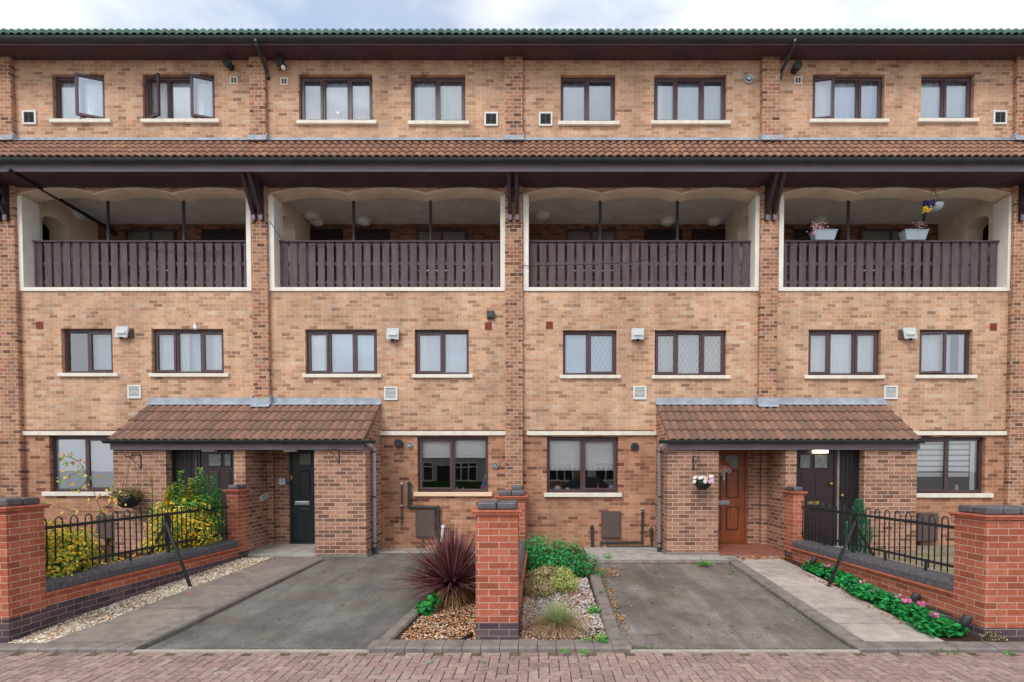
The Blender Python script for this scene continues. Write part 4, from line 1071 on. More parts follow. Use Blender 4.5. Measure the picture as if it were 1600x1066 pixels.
# slabs
def slabs(name, xl0, xr0, xl1, xr1, y0, y1, joints, mat='concrete'):
    w = MB(); ys_ = [y0]+joints+[y1]
    for a, b in zip(ys_, ys_[1:]):
        def X(l0, l1, y): return l0+(l1-l0)*(y-y0)/(y1-y0)
        z = U(.018, .024); a += .011; b -= .011; k = U(.9, 1.08); bc_ = s(184, 172, 162) if mat == 'concrete' else s(146, 133, 124); cc_ = (bc_[0]*k, bc_[1]*k, bc_[2]*k, 1)
        v = [(X(xl0, xl1, a), a, gz(a)+z), (X(xr0, xr1, a), a, gz(a)+z), (X(xr0, xr1, b), b, gz(b)+z), (X(xl0, xl1, b), b, gz(b)+z)]
        v += [(p_[0], p_[1], p_[2]-.06) for p_ in v]
        w.add(v, [(0, 1, 2, 3), (4, 5, 1, 0), (5, 6, 2, 1), (6, 7, 3, 2), (7, 4, 0, 3)], cc_)
    return struct(name, w, M['slab'])
slabs('left_path', -5.44, -4.52, -5.02, -4.24, YK+.22, DP-.1, [6.45, 7.02, 7.55, 8.15, 8.75, 9.35], 'concreteL')
slabs('right_path', 3.61, 4.52, 3.69, 4.56, YK+.25, DP-.1, [6.43, 6.98, 7.5, 8.05, 8.65, 9.25])
# beds: soil under the gravel
w = MB()
for pts in ((-1.66, -.0, -1.28, -.0), (-.0, .78, -.0, .86)):
    pass
for i in range(8):
    ya, yb = YK+.25+(9.3-YK-.25)*i/8, YK+.25+(9.3-YK-.25)*(i+1)/8
    w.quad((-1.66+.05*i, ya, gz(ya)+.006), (.80, ya, gz(ya)+.006), (.80, yb, gz(yb)+.006), (-1.66+.05*(i+1), yb, gz(yb)+.006))
    w.quad((-5.92, YK+.2+(DP-YK-.3)*i/8, gz(YK+.2+(DP-YK-.3)*i/8)+.004), (-4.9, YK+.2+(DP-YK-.3)*i/8, gz(YK+.2+(DP-YK-.3)*i/8)+.004), (-4.9, YK+.2+(DP-YK-.3)*(i+1)/8, gz(YK+.2+(DP-YK-.3)*(i+1)/8)+.004), (-5.92, YK+.2+(DP-YK-.3)*(i+1)/8, gz(YK+.2+(DP-YK-.3)*(i+1)/8)+.004))
    w.quad((4.45, YK+.2+(DP-YK-.3)*i/8, gz(YK+.2+(DP-YK-.3)*i/8)+.006), (5.0, YK+.2+(DP-YK-.3)*i/8, gz(YK+.2+(DP-YK-.3)*i/8)+.006), (5.0, YK+.2+(DP-YK-.3)*(i+1)/8, gz(YK+.2+(DP-YK-.3)*(i+1)/8)+.006), (4.45, YK+.2+(DP-YK-.3)*(i+1)/8, gz(YK+.2+(DP-YK-.3)*(i+1)/8)+.006))
struct('bed_soil', w, M['soil'])
# front gardens behind the railings
mg = NT('garden_paving'); p_ = mg.pos(); mg.col(mg.mix(mg.ramp(mg.noise(p_, 2.2, 6, .7), [(.42, 0.0), (.62, .8)]), s(150, 138, 122), s(104, 104, 52))); mg.rough(.9, .2)
w = MB(); w.box(5.2, 12, 6.0, DG-.01, .0, .3); struct('right_garden_ground', w, mg.m)
w = MB(); w.box(-13, -6.1, 6.0, DG-.01, .0, .3); struct('left_garden_ground', w, M['soil'])

def gravel(name, label, n, sampler, tones, smin, smax):
    w = MB()
    for _ in range(n):
        x, y = sampler(); r = U(smin, smax); z = gz(y)+.006+r*.35; a = U(0, pi); k = U(.75, 1.15); t = random.choice(tones); c = (t[0]*k, t[1]*k, t[2]*k, 1)
        sx, sy, sz = r, r*U(.6, .9), r*U(.4, .7); ca, sa = cos(a), sin(a); tl = U(-.5, .5)
        v = [(x+ca*sx, y+sa*sx, z+tl*sx*.5), (x-sa*sy, y+ca*sy, z), (x-ca*sx, y-sa*sx, z-tl*sx*.5), (x+sa*sy, y-ca*sy, z), (x+ca*sx*.3, y, z+sz), (x, y, z-sz)]
        w.add(v, [(0, 1, 4), (1, 2, 4), (2, 3, 4), (3, 0, 4), (1, 0, 5), (2, 1, 5), (3, 2, 5), (0, 3, 5)], c)
    o = w.build(name, M['stone_bits']); o['label'] = label; o['category'] = 'gravel'; o['kind'] = 'stuff'; return o
def s1():
    while True:
        y = U(5.72, 10.1); t = (y-5.7)/4.5; xr = -5.44+.42*t+.03*sin(y*3); x = U(-5.87, xr)
        return x, y
gravel('pale_gravel', 'cream and brown gravel strip along the foot of the left garden wall', 8500, s1, [s(214, 198, 170), s(190, 166, 136), s(226, 216, 196), s(150, 128, 108), s(176, 140, 104), s(236, 230, 220)], .011, .024)
gravel('orange_gravel', 'orange and cream gravel in the bed in front of the purple spiky plant', 7500, lambda: ((lambda y: (U(-1.6+.1*(y-5.8), -.05), y))(U(YK+.27, 8.6))), [s(206, 150, 100), s(190, 120, 74), s(224, 190, 150), s(170, 104, 66), s(232, 214, 190), s(140, 110, 90)], .009, .019)
gravel('white_gravel', 'white and grey gravel in the bed right of the brick pillar', 7500, lambda: (U(-.2, .78), U(6.3, 8.6) if R() < .93 else U(5.9, 6.3)), [s(226, 218, 210), s(200, 190, 184), s(236, 232, 228), s(160, 144, 136), s(190, 160, 140)], .008, .017)

# ------------------------------------------------------------------ brick pillars and garden walls
def pillar(label, x0, x1, y0, y1, zb, ztop, blue, cat='pillar', group='brick gate pillars', capin=.015, bricks_across=2):
    t = thing('brick_pillar', label, cat, ((x0+x1)/2, (y0+y1)/2, zb), group)
    zc1 = ztop; zc0 = ztop-.085; zt0 = zc0-.052
    zbl = zb+.075*blue
    w = MB(); w.box(x0, x1, y0, y1, zb-.05, zbl); w.build('blue_brick_base', M['blue'], t)
    w = MB(); w.box(x0, x1, y0, y1, zbl, zt0); w.build('brick_shaft', M['orange'], t)
    w = MB(); w.box(x0-.035, x1+.035, y0-.035, y1+.035, zt0, zt0+.024); w.box(x0-.05, x1+.05, y0-.05, y1+.05, zt0+.026, zc0-.002); w.build('creasing_tiles', M['creasing'], t, .005)
    w = MB(); nx = max(1, round((x1-x0)/.225)); ny = max(1, round((y1-y0)/.225)); dx = (x1-x0-2*capin)/nx
    for i in range(nx):
        for j in range(ny):
            dy = (y1-y0-2*capin)/ny
            w.box(x0+capin+i*dx+.002, x0+capin+(i+1)*dx-.002, y0+capin+j*dy+.002, y0+capin+(j+1)*dy-.002, zc0-.002, zc1)
    w.build('coping_bricks', M['coping'], t, .022)
    return t
YP = 5.87
xl1 = -5.87; 
pillar('large orange brick pillar at the left edge beside the pale gravel strip', xl1-.62, xl1, YP-.03, YP+.42, -.03, CAMZ-(779.7-731)*YP/830, 4)
pillar('free standing orange brick pillar with three dark base courses, beside the purple spiky plant', PX(743.3, YP, 900), PX(809.3, YP, 900), YP, YP+.45, 0, CAMZ-(785-731)*YP/830, 3)
xr0 = 4.957
pillar('large orange brick pillar at the right edge behind the pink flowered ground cover', xr0, xr0+.62, YP, YP+.45, .02, CAMZ-(793-731)*YP/830, 2)
YM = 8.8
pillar('middle brick pillar partly hidden directly behind the front centre pillar', PX(777, YM, 800), PX(820.5, YM, 800), YM, YM+.45, .15, CAMZ-(767-731)*YM/830, 3)
pillar('small brick end pillar against the house wall behind the two centre pillars', PX(798, 10.7, 800), PX(817.5, 10.7, 800), 10.75, DPI-.002, .2, CAMZ-(759.5-731)*10.7/830, 3, group='small brick end pillars')
YE = 9.93
xe0, xe1 = -5.82, -5.5
pillar('small brick pillar at the porch end of the left garden wall', -5.85, -5.64, YE, DP-.004, .2, CAMZ-(758-731)*YE/830, 2, group='small brick end pillars')
pillar('small brick pillar at the porch end of the right garden wall', 4.765, 4.965, YE, DP-.004, .2, CAMZ-(761-731)*YE/830, 2, group='small brick end pillars')
def gwall(label, xf, dirn, y0, y1, blue, ztop=.6, thick=.3, sk=0):
    xo = xf; xi = xf-dirn*thick; a, b = min(xo, xi), max(xo, xi)
    t = thing('garden_wall', label, 'wall', ((a+b)/2, (y0+y1)/2, 0), 'low garden walls')
    zt = ztop-.18
    # blue courses step down with the slope: a level top, buried foot
    w = MB(); zbl = blue; w.add([(a, y0, -.05), (b, y0, -.05), (b, y1, .1), (a, y1, .1), (a, y0, zbl), (b, y0, zbl), (b, y1, zbl), (a, y1, zbl)], [(0, 3, 2, 1), (4, 5, 6, 7), (0, 1, 5, 4), (1, 2, 6, 5), (2, 3, 7, 6), (3, 0, 4, 7)]); w.skew(sk).build('blue_brick_base', M['blue'], t)
    w = MB(); w.box(a, b, y0, y1, zbl, zt); w.skew(sk).build('brickwork', M['orange'], t)
    w = MB(); w.box(a-.03, b+.03, y0, y1, zt, zt+.018); w.box(a-.045, b+.045, y0, y1, zt+.02, zt+.04); w.skew(sk).build('creasing_tiles', M['creasing'], t, .004)
    w = MB(); k = y0
    while k < y1-.04:
        pr = [(a-.01, zt+.04), (a-.01, zt+.13), (a+.03, ztop), (b-.03, ztop), (b+.01, zt+.13), (b+.01, zt+.04)]; k2 = min(k+.073, y1)
        v = [(x, k+.002, z) for x, z in pr]+[(x, k2-.001, z) for x, z in pr]; w.add(v, [(0, 1, 2, 3, 4, 5), (11, 10, 9, 8, 7, 6)]+[(i, i+6, (i+1) % 6+6, (i+1) % 6) for i in range(6)]); k += .075
    w.skew(sk).build('coping_bricks', M['coping'], t, .006)
    return t
gwall('low brick garden wall with blue coping under the left hooped railing', -5.885, 1, YP+.4, YE-.001, .3, sk=.066)
gwall('low brick garden wall with blue coping under the right hooped railing', 4.972, -1, YP+.45, YE-.001, .19, sk=-.057)
t = gwall('low brick divider wall running back between the centre pillars', PX(812.5, YP+.45, 900), 1, YP+.452, YM-.002, .22, ztop=.75, thick=.3)

# ------------------------------------------------------------------ hooped railings
def railing(label, X, y0, y1, sgn, sk):
    t = thing('hooped_railing', label, 'railing', (X, (y0+y1)/2, .6), 'black hooped railings')
    w = MB(); w.box(X-.006, X+.006, y0, y1, 1.195, 1.235); w.skew(sk).build('top_rail', M['iron'], t)
    w = MB(); w.box(X-.006, X+.006, y0, y1, .715, .75); w.skew(sk).build('bottom_rail', M['iron'], t)
    y = y0+.07; r = .048
    while y < y1-.05:
        w = MB(); pts = [(X, y, .64), (X, y, 1.28)]+[(X, y+r-r*cos(pi*k/8), 1.28+r*sin(pi*k/8)*1.15) for k in range(1, 8)]+[(X, y+2*r, 1.28), (X, y+2*r, .64)]
        w.tube(pts, .0085, 6); w.skew(sk).build('hoop', M['iron'], t, smooth=True); y += .205
    for yy in (y0+.03, 8.42, y1-.03):
        w = MB(); w.box(X-.02, X+.02, yy-.02, yy+.02, .59, 1.24); w.skew(sk).build('post', M['iron'], t)
    w = MB(); w.box(X-.012+.0, X+.012, 8.36, 8.48, .76, 1.19); w.skew(sk).build('bolt_plate', M['iron'], t)
    for ya in (6.95, 7.7, 9.2):
        w = MB(); w.box(X-.012, X+.012, ya-.012, ya+.012, .59, .72); w.skew(sk).build('foot', M['iron'], t)
    w = MB(); w.bar((X+sgn*.02, 8.36, 1.1), (X+sgn*.62, 8.05, gz(8.05)+.0), .045, .022, (0, 1, 0)); w.skew(sk).build('stay_bar', M['iron'], t)
    w = MB(); w.bar((X-sgn*.02, 8.42, 1.05), (X-sgn*.55, 8.55, .3), .04, .02, (0, 1, 0)); w.skew(sk).build('stay_bar', M['iron'], t)
    return t
railing('black hooped railing in front of the yellow and green shrubs on the left wall', -6.03, YP+.44, YE+.3, 1, .06)
railing('black hooped railing in front of the dark columnar conifer on the right wall', 5.12, YP+.46, YE+.3, -1, -.055)
for X, c0 in ((-6.03, 1),):
    pass

# ------------------------------------------------------------------ plants
def leaf(mb, c, nrm, size, col, asp=.5, curl=.2):
    n = Vector(nrm); n = n.normalized() if n.length > 1e-6 else Vector((0, 0, 1))
    e = n.orthogonal().normalized(); e = Matrix.Rotation(U(0, 2*pi), 3, n) @ e; f = n.cross(e)
    c = Vector(c); L = e*size; W = f*size*asp
    mb.add([c-L, c+W+n*curl*size*.4, c+L-n*curl*size*.3, c-W+n*curl*size*.4], [(0, 1, 2), (0, 2, 3)], col)
def vary(t, a=.8, b=1.2): k = U(a, b); return (t[0]*k, t[1]*k, t[2]*k, 1)
def blob_leaves(mb, c, r, n, size, tones, asp=.5, shell=.55, up=.3):
    c = Vector(c)
    for _ in range(n):
        d = Vector((random.gauss(0, 1), random.gauss(0, 1), random.gauss(0, 1))).normalized(); q = shell+(1-shell)*R() if R() < .8 else R()
        p = c+Vector((d.x*r[0], d.y*r[1], d.z*r[2]))*q
        nn = d+Vector((U(-.7, .7), U(-.7, .7), U(-.4, .7)+up)); leaf(mb, p, nn, size*U(.6, 1.25), vary(random.choice(tones)), asp)
def spike(mb, base, top, n, size, tones, stem=None):
    base = Vector(base); top = Vector(top)
    for i in range(n):
        t = i/n; p = base.lerp(top, t)+Vector((U(-1, 1), U(-1, 1), 0))*.012; a = U(0, 2*pi); d = Vector((cos(a), sin(a), .5))
        q = p+d*size*.8; leaf(mb, q, Vector((-d.x*.3, -d.y*.3, 1))+Vector((U(-.4, .4), U(-.4, .4), 0)), size*(1.1-.4*t), vary(random.choice(tones)), .55)
    if stem is not None: stem.tube([base, top], .005, 5)
GOLD = [s(255, 226, 70), s(240, 208, 64), s(255, 232, 110), s(190, 200, 80), s(120, 164, 64), s(255, 206, 50), s(90, 140, 60)]
GREEN = [s(76, 176, 86), s(100, 196, 92), s(60, 148, 76), s(140, 206, 90), s(214, 224, 110)]
def yel_shrub(label, blobs, spikes, base):
    t = thing('golden_shrub', label, 'shrub', base); fo = MB(); st = MB()
    for c, r, n, sz, tn in blobs: blob_leaves(fo, c, r, n, sz, tn)
    for b, tp, n, sz, tn in spikes: spike(fo, b, tp, n, sz, tn, st)
    b0 = Vector(base)
    for c, r, n, sz, tn in blobs:
        for k in range(5):
            e = Vector(c)+Vector((U(-.6, .6)*r[0], U(-.6, .6)*r[1], U(-.2, .8)*r[2])); st.tube([b0+Vector((U(-.2, .2), U(-.2, .2), 0)), (b0+e)/2+Vector((U(-.05, .05), U(-.05, .05), 0)), e], [.012, .008, .003], 5)
    fo.build('foliage', M['leaf'], t); st.build('stems', M['stem'], t); return t
def A(px, py, D): return at(px, py, D)
mixg = GOLD+GREEN[:3]
yel_shrub('large golden and green variegated shrub behind the left railing beside the dark side door',
          [(A(292, 830, 9.2), (.46, .42, .46), 2300, .03, GOLD), (A(312, 808, 9.6), (.36, .3, .46), 1500, .029, mixg), (A(262, 830, 8.9), (.36, .3, .4), 1300, .03, GOLD), (A(330, 814, 9.9), (.28, .25, .52), 1300, .029, GREEN), (A(270, 804, 9.2), (.36, .3, .28), 900, .029, GOLD), (A(308, 845, 9.5), (.4, .3, .28), 1100, .03, GOLD), (A(250, 850, 8.7), (.3, .3, .2), 400, .034, GOLD), (A(290, 792, 9.3), (.42, .25, .22), 700, .028, mixg)],
          [(A(239, 815, 8.9), A(237, 738, 8.9), 44, .036, GREEN[1:]+GOLD)]+[(A(a_, 800, 9.2+.02*(a_-280)/3), A(a_+U(-3, 3), b_, 9.2+.02*(a_-280)/3), 85, .046, t_) for a_, b_, t_ in ((283, 736, GREEN), (296, 748, mixg), (274, 755, GREEN), (266, 760, mixg), (304, 757, GREEN), (315, 731, GREEN), (309, 746, GREEN), (322, 744, GREEN[:3]), (331, 740, GREEN[:3]), (338, 762, GREEN[:3]), (258, 768, GOLD), (290, 760, mixg))],
          (-6.35, 9.4, .3))
yel_shrub('smaller golden shrub pressed against the railing next to the left edge pillar',
          [(A(95, 870, 6.85), (.32, .3, .34), 1500, .031, GOLD), (A(122, 862, 7.15), (.24, .3, .36), 1300, .027, GOLD+[GREEN[0]]), (A(88, 840, 6.8), (.24, .25, .24), 700, .027, GOLD), (A(80, 890, 6.6), (.25, .2, .25), 700, .027, GOLD)], [], (-6.45, 6.9, .3))
# low autumn perennials along the fence
t = thing('autumn_perennials', 'low yellow, orange and green autumn perennials along the foot of the left railing', 'plants', (-6.4, 7.9, .3)); fo = MB(); st = MB()
AUT = [s(206, 170, 60), s(216, 140, 60), s(150, 160, 60), s(220, 196, 120), s(190, 120, 60), s(110, 140, 60)]
for _ in range(60):
    y = U(7.1, 8.8); x = U(-6.75, -6.14); h = U(.08, .3); b = Vector((x, y, .3)); tp = b+Vector((U(-.08, .08), U(-.08, .08), h)); st.tube([b, tp], .004, 4)
    for k in range(14): leaf(fo, b.lerp(tp, U(.3, 1))+Vector((U(-.07, .07), U(-.07, .07), U(-.03, .03))), (U(-.5, .5), U(-.8, .1), 1), U(.02, .04), vary(random.choice(AUT)), .6)
fo.build('foliage', M['leaf'], t); st.build('stems', M['greystem'], t)
# tall thin rose
b = A(172, 842, 7.9); b = (b[0], b[1], .3)
t = thing('straggly_rose', 'thin straggly rose with sparse yellowing leaves in front of the left blinded window', 'rose', b); fo = MB(); st = MB()
P0 = Vector(b)
mains = [[(172, 842), (160, 800), (150, 780), (141, 745), (122, 720), (95, 727)], [(141, 745), (128, 733), (112, 742), (95, 748)], [(150, 780), (175, 770), (190, 790)], [(160, 800), (120, 800), (100, 795), (82, 785)], [(141, 745), (128, 760), (117, 768)], [(160, 800), (180, 780), (165, 765)], [(122, 720), (110, 715), (98, 712)]]
for m_ in mains:
    pts = [A(p[0], p[1], 7.9-.0*i) for i, p in enumerate(m_)]
    if m_ is mains[0]: pts[0] = tuple(P0)
    st.tube(pts, [.006-.004*i/len(pts) for i in range(len(pts))], 5)
    for i in range(1, len(pts)):
        for k in range(5):
            c = Vector(pts[i])+Vector((U(-.09, .09), U(-.08, .08), U(-.06, .06))); leaf(fo, c, (U(-.4, .4), -1, U(-.2, .6)), U(.022, .04), vary(random.choice([s(222, 180, 90), s(150, 170, 70), s(228, 150, 60), s(200, 190, 120), s(110, 160, 70)])), .65)
fo.build('leaves', M['leaf'], t); st.build('stems', M['stem'], t)
# baskets
def basket(name, label, c, r, tones, flowers, potmat, n=220, fn=26, fsz=.03, spread=1.2, chain=None, hh=.6):
    t = thing(name, label, 'hanging basket', c); w = MB(); prof = [(r*.35, -r*.95), (r*.7, -r*.75), (r*.93, -r*.4), (r, 0), (r*.96, .012), (r*.9, 0)]
    w.lathe(c, prof, 20); w.build('pot', M[potmat], t, smooth=True)
    fo = MB(); blob_leaves(fo, (c[0], c[1], c[2]+r*.25), (r*spread, r*spread, r*hh), n, r*.17, tones)
    fo.build('foliage', M['leaf'], t)
    if flowers:
        fl = MB()
        for _ in range(fn):
            a = U(0, 2*pi); q = sqrt(R()); p = Vector((c[0]+cos(a)*r*spread*q, c[1]+sin(a)*r*spread*q, c[2]+r*(.25+hh*(1-q*.6)*U(.5, 1))))
            if R() < .5: p = Vector((c[0]+cos(a)*r*spread, c[1]-abs(sin(a))*r*spread, c[2]+U(-.1, .8)*r*.9))
            col = vary(random.choice(flowers), .9, 1.05); nn = (p-Vector(c)).normalized()+Vector((0, -.8, .3)); nn.normalize(); e = nn.orthogonal().normalized(); f = nn.cross(e)
            for k in range(5):
                a2 = 2*pi*k/5; d = e*cos(a2)+f*sin(a2); d2 = e*cos(a2+.6)+f*sin(a2+.6); d3 = e*cos(a2-.6)+f*sin(a2-.6)
                fl.add([p, p+d3*fsz*.7, p+d*fsz+nn*.004, p+d2*fsz*.7], [(0, 1, 2, 3)], col)
        fl.build('flowers', M['petal'], t)
    if chain:
        w = MB()
        for k in range(3): a = 2*pi*k/3+.5; w.tube([(c[0]+r*cos(a), c[1]+r*sin(a), c[2]), chain], .003, 4)
        w.build('chain', M['black'], t)
    return t
bc = (tip[0]+.08, tip[1], PZ(756, DP-.2)+.04)
basket('hanging_basket', 'black hanging basket of pink, white and yellow pansies on the pier beside the orange door', bc, .155, [s(40, 90, 50), s(60, 110, 60)], [s(240, 220, 230), s(236, 190, 214), s(240, 224, 150), s(250, 240, 240), s(200, 150, 190)], 'potdark', chain=tip, fsz=.04, fn=34)
p = A(200, 778, DP-.25)
basket('hanging_basket', 'brown and green trailing basket on the brick pier beside the left blinded window', p, .2, [s(110, 120, 60), s(140, 104, 66), s(84, 104, 50), s(160, 120, 90), s(90, 80, 50)], None, 'potdark', n=600, spread=1.35, chain=(p[0]+.1, DP-.25, PZ(706, DP-.25)), hh=.8)
p = A(1463, 324, DF-.12)
basket('hanging_basket', 'grey ball pot of purple and yellow pansies hanging in the right balcony arch', (p[0], p[1], p[2]+.05), .13, [s(50, 80, 50), s(60, 100, 60)], None, 'planter', n=80, chain=(p[0], p[1]+.1, zf0+.02), spread=.9)
fl = MB(); bx = bpy.data.objects['hanging_basket.002'] if 'hanging_basket.002' in bpy.data.objects else None
for k in range(70):
    yel = k % 5 < 2; c = A(1448 if yel else 1454, 328 if yel else 318, DF-.2); c = Vector(c)+Vector((U(-.1, .08), U(-.06, .06), U(-.05, .05)))
    leaf(fl, c, (U(-.5, .5), -1, U(-.3, .7)), U(.02, .038), vary(s(232, 196, 30) if yel else s(72, 48, 120)), .8)
fl.build('flowers', M['petal'], bx)
# railing planters
zrl = PZ(376.5, DF+.2)
for px, lb in ((1287, 'pale grey trough planter of pink flowers on the right balcony rail near the lamp'), (1428.5, 'pale trough planter with a small pink clump on the balcony rail below the hanging pansies')):
    x = PX(px, DF+.2, 370); t = thing('trough_planter', lb, 'planter', (x, DF+.22, zrl), 'planters on the balcony rail')
    w = MB(); a, b = .2, .25; h = .19; v = [(x-a, DF+.14, zrl), (x+a, DF+.14, zrl), (x+a, DF+.3, zrl), (x-a, DF+.3, zrl), (x-b, DF+.11, zrl+h), (x+b, DF+.11, zrl+h), (x+b, DF+.33, zrl+h), (x-b, DF+.33, zrl+h)]
    w.add(v, [(0, 3, 2, 1), (4, 5, 6, 7), (0, 1, 5, 4), (1, 2, 6, 5), (2, 3, 7, 6), (3, 0, 4, 7)]); w.box(x-b-.01, x+b+.01, DF+.1, DF+.34, zrl+h, zrl+h+.02); w.build('trough', M['planter'], t, .008)
    fo = MB(); ox = -.12 if px < 1400 else .06; blob_leaves(fo, (x+ox, DF+.2, zrl+h+.08), (.2 if px < 1400 else .14, .1, .11), 160, .02, [s(60, 80, 50), s(90, 90, 60), s(110, 90, 60)]); fo.build('foliage', M['leaf'], t)
    fl = MB()
    for _ in range(70): c = Vector((x+ox+random.gauss(0, .1 if px < 1400 else .07), DF+.2+U(-.09, .05), zrl+h+U(.02, .2))); leaf(fl, c, (U(-.4, .4), -1, .4), U(.012, .024), vary(random.choice([s(236, 180, 190), s(226, 150, 160), s(244, 214, 214)])), .8)
    if px < 1400:
        for _ in range(25): c = Vector((x-.27+U(-.05, .05), DF+.05, zrl+h+U(-.12, .1))); leaf(fl, c, (U(-.4, .4), -1, .4), U(.012, .022), vary(s(230, 170, 180)), .8)
    fl.build('flowers', M['petal'], t)

def blade(mb, b, dirv, L, wd, col, droop=.6, seg=5, twist=0):
    b = Vector(b); d = Vector(dirv).normalized(); side = d.cross(Vector((0, 0, 1))); side = side.normalized() if side.length > 1e-3 else Vector((1, 0, 0))
    side = Matrix.Rotation(twist, 3, d) @ side
    v = []; p = b.copy()
    for i in range(seg+1):
        t = i/seg; wq = wd*(1-t)**.6*(.6+.4*min(1, t*4)) if i < seg else .0005
        v += [p-side*wq, p+side*wq]; d = (d+Vector((0, 0, -droop/seg))).normalized(); p = p+d*L/seg
    mb.add(v, [(2*i, 2*i+1, 2*i+3, 2*i+2) for i in range(seg)], col)
# purple cordyline
cb = ong(703, 945, .08); cb = (cb[0], cb[1]+.15, gz(cb[1]))
t = thing('purple_cordyline', 'large spiky purple leaved cordyline beside the front centre brick pillar', 'spiky plant', cb); fo = MB(); dry = MB()
for i in range(1000):
    a = U(0, 2*pi); el = U(.12, 1.5); k = R(); L = U(.55, .92)*(1.0 if el > .5 else .95); d = (cos(a)*cos(el), sin(a)*cos(el), sin(el))
    c = vary(random.choice([s(134, 72, 76), s(112, 58, 62), s(150, 98, 102), s(168, 124, 124), s(86, 52, 58)]), .8, 1.15)
    blade(fo, (cb[0]+d[0]*.05, cb[1]+d[1]*.05, cb[2]+.2+.1*R()), d, L, U(.009, .016), c, U(.1, .5), 5, U(-.6, .6))
for i in range(190):
    a = U(0, 2*pi); el = U(-.1, .45); d = (cos(a)*cos(el), sin(a)*cos(el), sin(el)); c = vary(random.choice([s(186, 150, 98), s(160, 120, 84), s(206, 176, 120), s(140, 104, 80)]))
    blade(dry, (cb[0]+d[0]*.04, cb[1]+d[1]*.04, cb[2]+.24), d, U(.35, .6), U(.01, .018), c, U(1.3, 2.2), 6, U(-.4, .4))
fo.build('purple_leaves', M['leaf'], t); dry.build('dry_leaves', M['leaf'], t)
w = MB(); w.tube([(cb[0], cb[1], cb[2]-.02), (cb[0], cb[1], cb[2]+.3)], [.05, .04], 8); w.build('trunk', M['stem'], t)
def leafy(name, label, cat, blobs, base, tones, size=.03, asp=.6, stems=6, up=.3):
    t = thing(name, label, cat, base); fo = MB(); st = MB()
    for c, r, n in blobs:
        blob_leaves(fo, c, r, n, size, tones, asp, up=up)
        for k in range(stems): e = Vector(c)+Vector((U(-.7, .7)*r[0], U(-.7, .7)*r[1], U(0, .8)*r[2])); st.tube([Vector(base)+Vector((U(-.03, .03), U(-.03, .03), 0)), e], [.007, .003], 4)
    fo.build('foliage', M['leaf'], t); st.build('stems', M['stem'], t); return t
BG = [s(56, 180, 96), s(40, 150, 80), s(80, 200, 110), s(34, 120, 66), s(104, 190, 100)]
def G(px, py, z): return ong(px, py, z)
g = G(664, 962, .05)
leafy('ivy_clump', 'bright green broad leaved ivy clump at the left foot of the purple cordyline', 'ivy', [((g[0], g[1], .16), (.13, .1, .11), 60), ((g[0]+.1, g[1]+.1, .2), (.1, .1, .12), 30)], (g[0], g[1], .03), [s(40, 160, 70), s(60, 180, 80), s(30, 130, 60)], .045, .8)
gb = (.28, 8.6, .17)
leafy('green_shrub', 'rounded dense bright green shrub behind the gravel bed beside the left waste pipe', 'shrub', [((.1, 8.75, .52), (.42, .38, .36), 1700), ((.48, 8.8, .48), (.36, .34, .32), 1300), ((-.08, 8.7, .6), (.25, .3, .3), 700), ((.28, 8.55, .34), (.58, .3, .24), 1000), ((.75, 8.7, .36), (.2, .22, .22), 400)], gb, BG+[s(36, 110, 60)], .022, .5)
leafy('spreading_fern', 'feathery pale green fronds at the right side of the rounded green shrub', 'fern', [((.88, 8.75, .4), (.16, .16, .16), 220), ((.98, 8.6, .24), (.14, .12, .14), 160)], (.85, 8.7, .18), [s(90, 180, 90), s(70, 160, 100), s(60, 150, 80)], .02, .3)
# two-tone heather clumps
leafy('heather_clump', 'low olive and pinkish brown heather mound left of the gravel bed middle', 'heather', [((.0, 7.6, .22), (.25, .22, .17), 1400), ((-.02, 7.85, .32), (.26, .18, .15), 900), ((.14, 7.95, .38), (.18, .14, .13), 600)], (.02, 7.8, .1), [s(176, 184, 116), s(190, 190, 130), s(206, 160, 134), s(150, 166, 96), s(216, 180, 150)], .02, .4)
leafy('heather_clump', 'yellow green heather mound right of the pinkish brown one', 'heather', [((.38, 7.8, .26), (.24, .2, .17), 1400), ((.36, 8.0, .34), (.18, .14, .14), 700)], (.34, 8.0, .11), [s(196, 214, 110), s(166, 196, 100), s(210, 214, 130), s(196, 164, 120)], .02, .4)
# grass tuft
g = G(872, 985, .03); t = thing('grass_tuft', 'arching dry ornamental grass tuft with green centre in front of the white gravel', 'grass tuft', (g[0], g[1]+.08, .02)); fo = MB()
for i in range(2200):
    a = U(0, 2*pi); el = U(.25, 1.45); d = (cos(a)*cos(el), sin(a)*cos(el), sin(el)); k = el/1.45
    c = vary(random.choice([s(160, 184, 124), s(186, 200, 146)] if k > .6 and R() < .85 else [s(214, 178, 144), s(196, 160, 128), s(226, 200, 166), s(176, 150, 110)]))
    blade(fo, (g[0]+U(-.05, .05), g[1]+.08+U(-.04, .04), .015), d, U(.28, .56)*(1.0 if k < .6 else .72), .0034, c, U(.6, 1.3), 5)
fo.build('blades', M['leaf'], t)
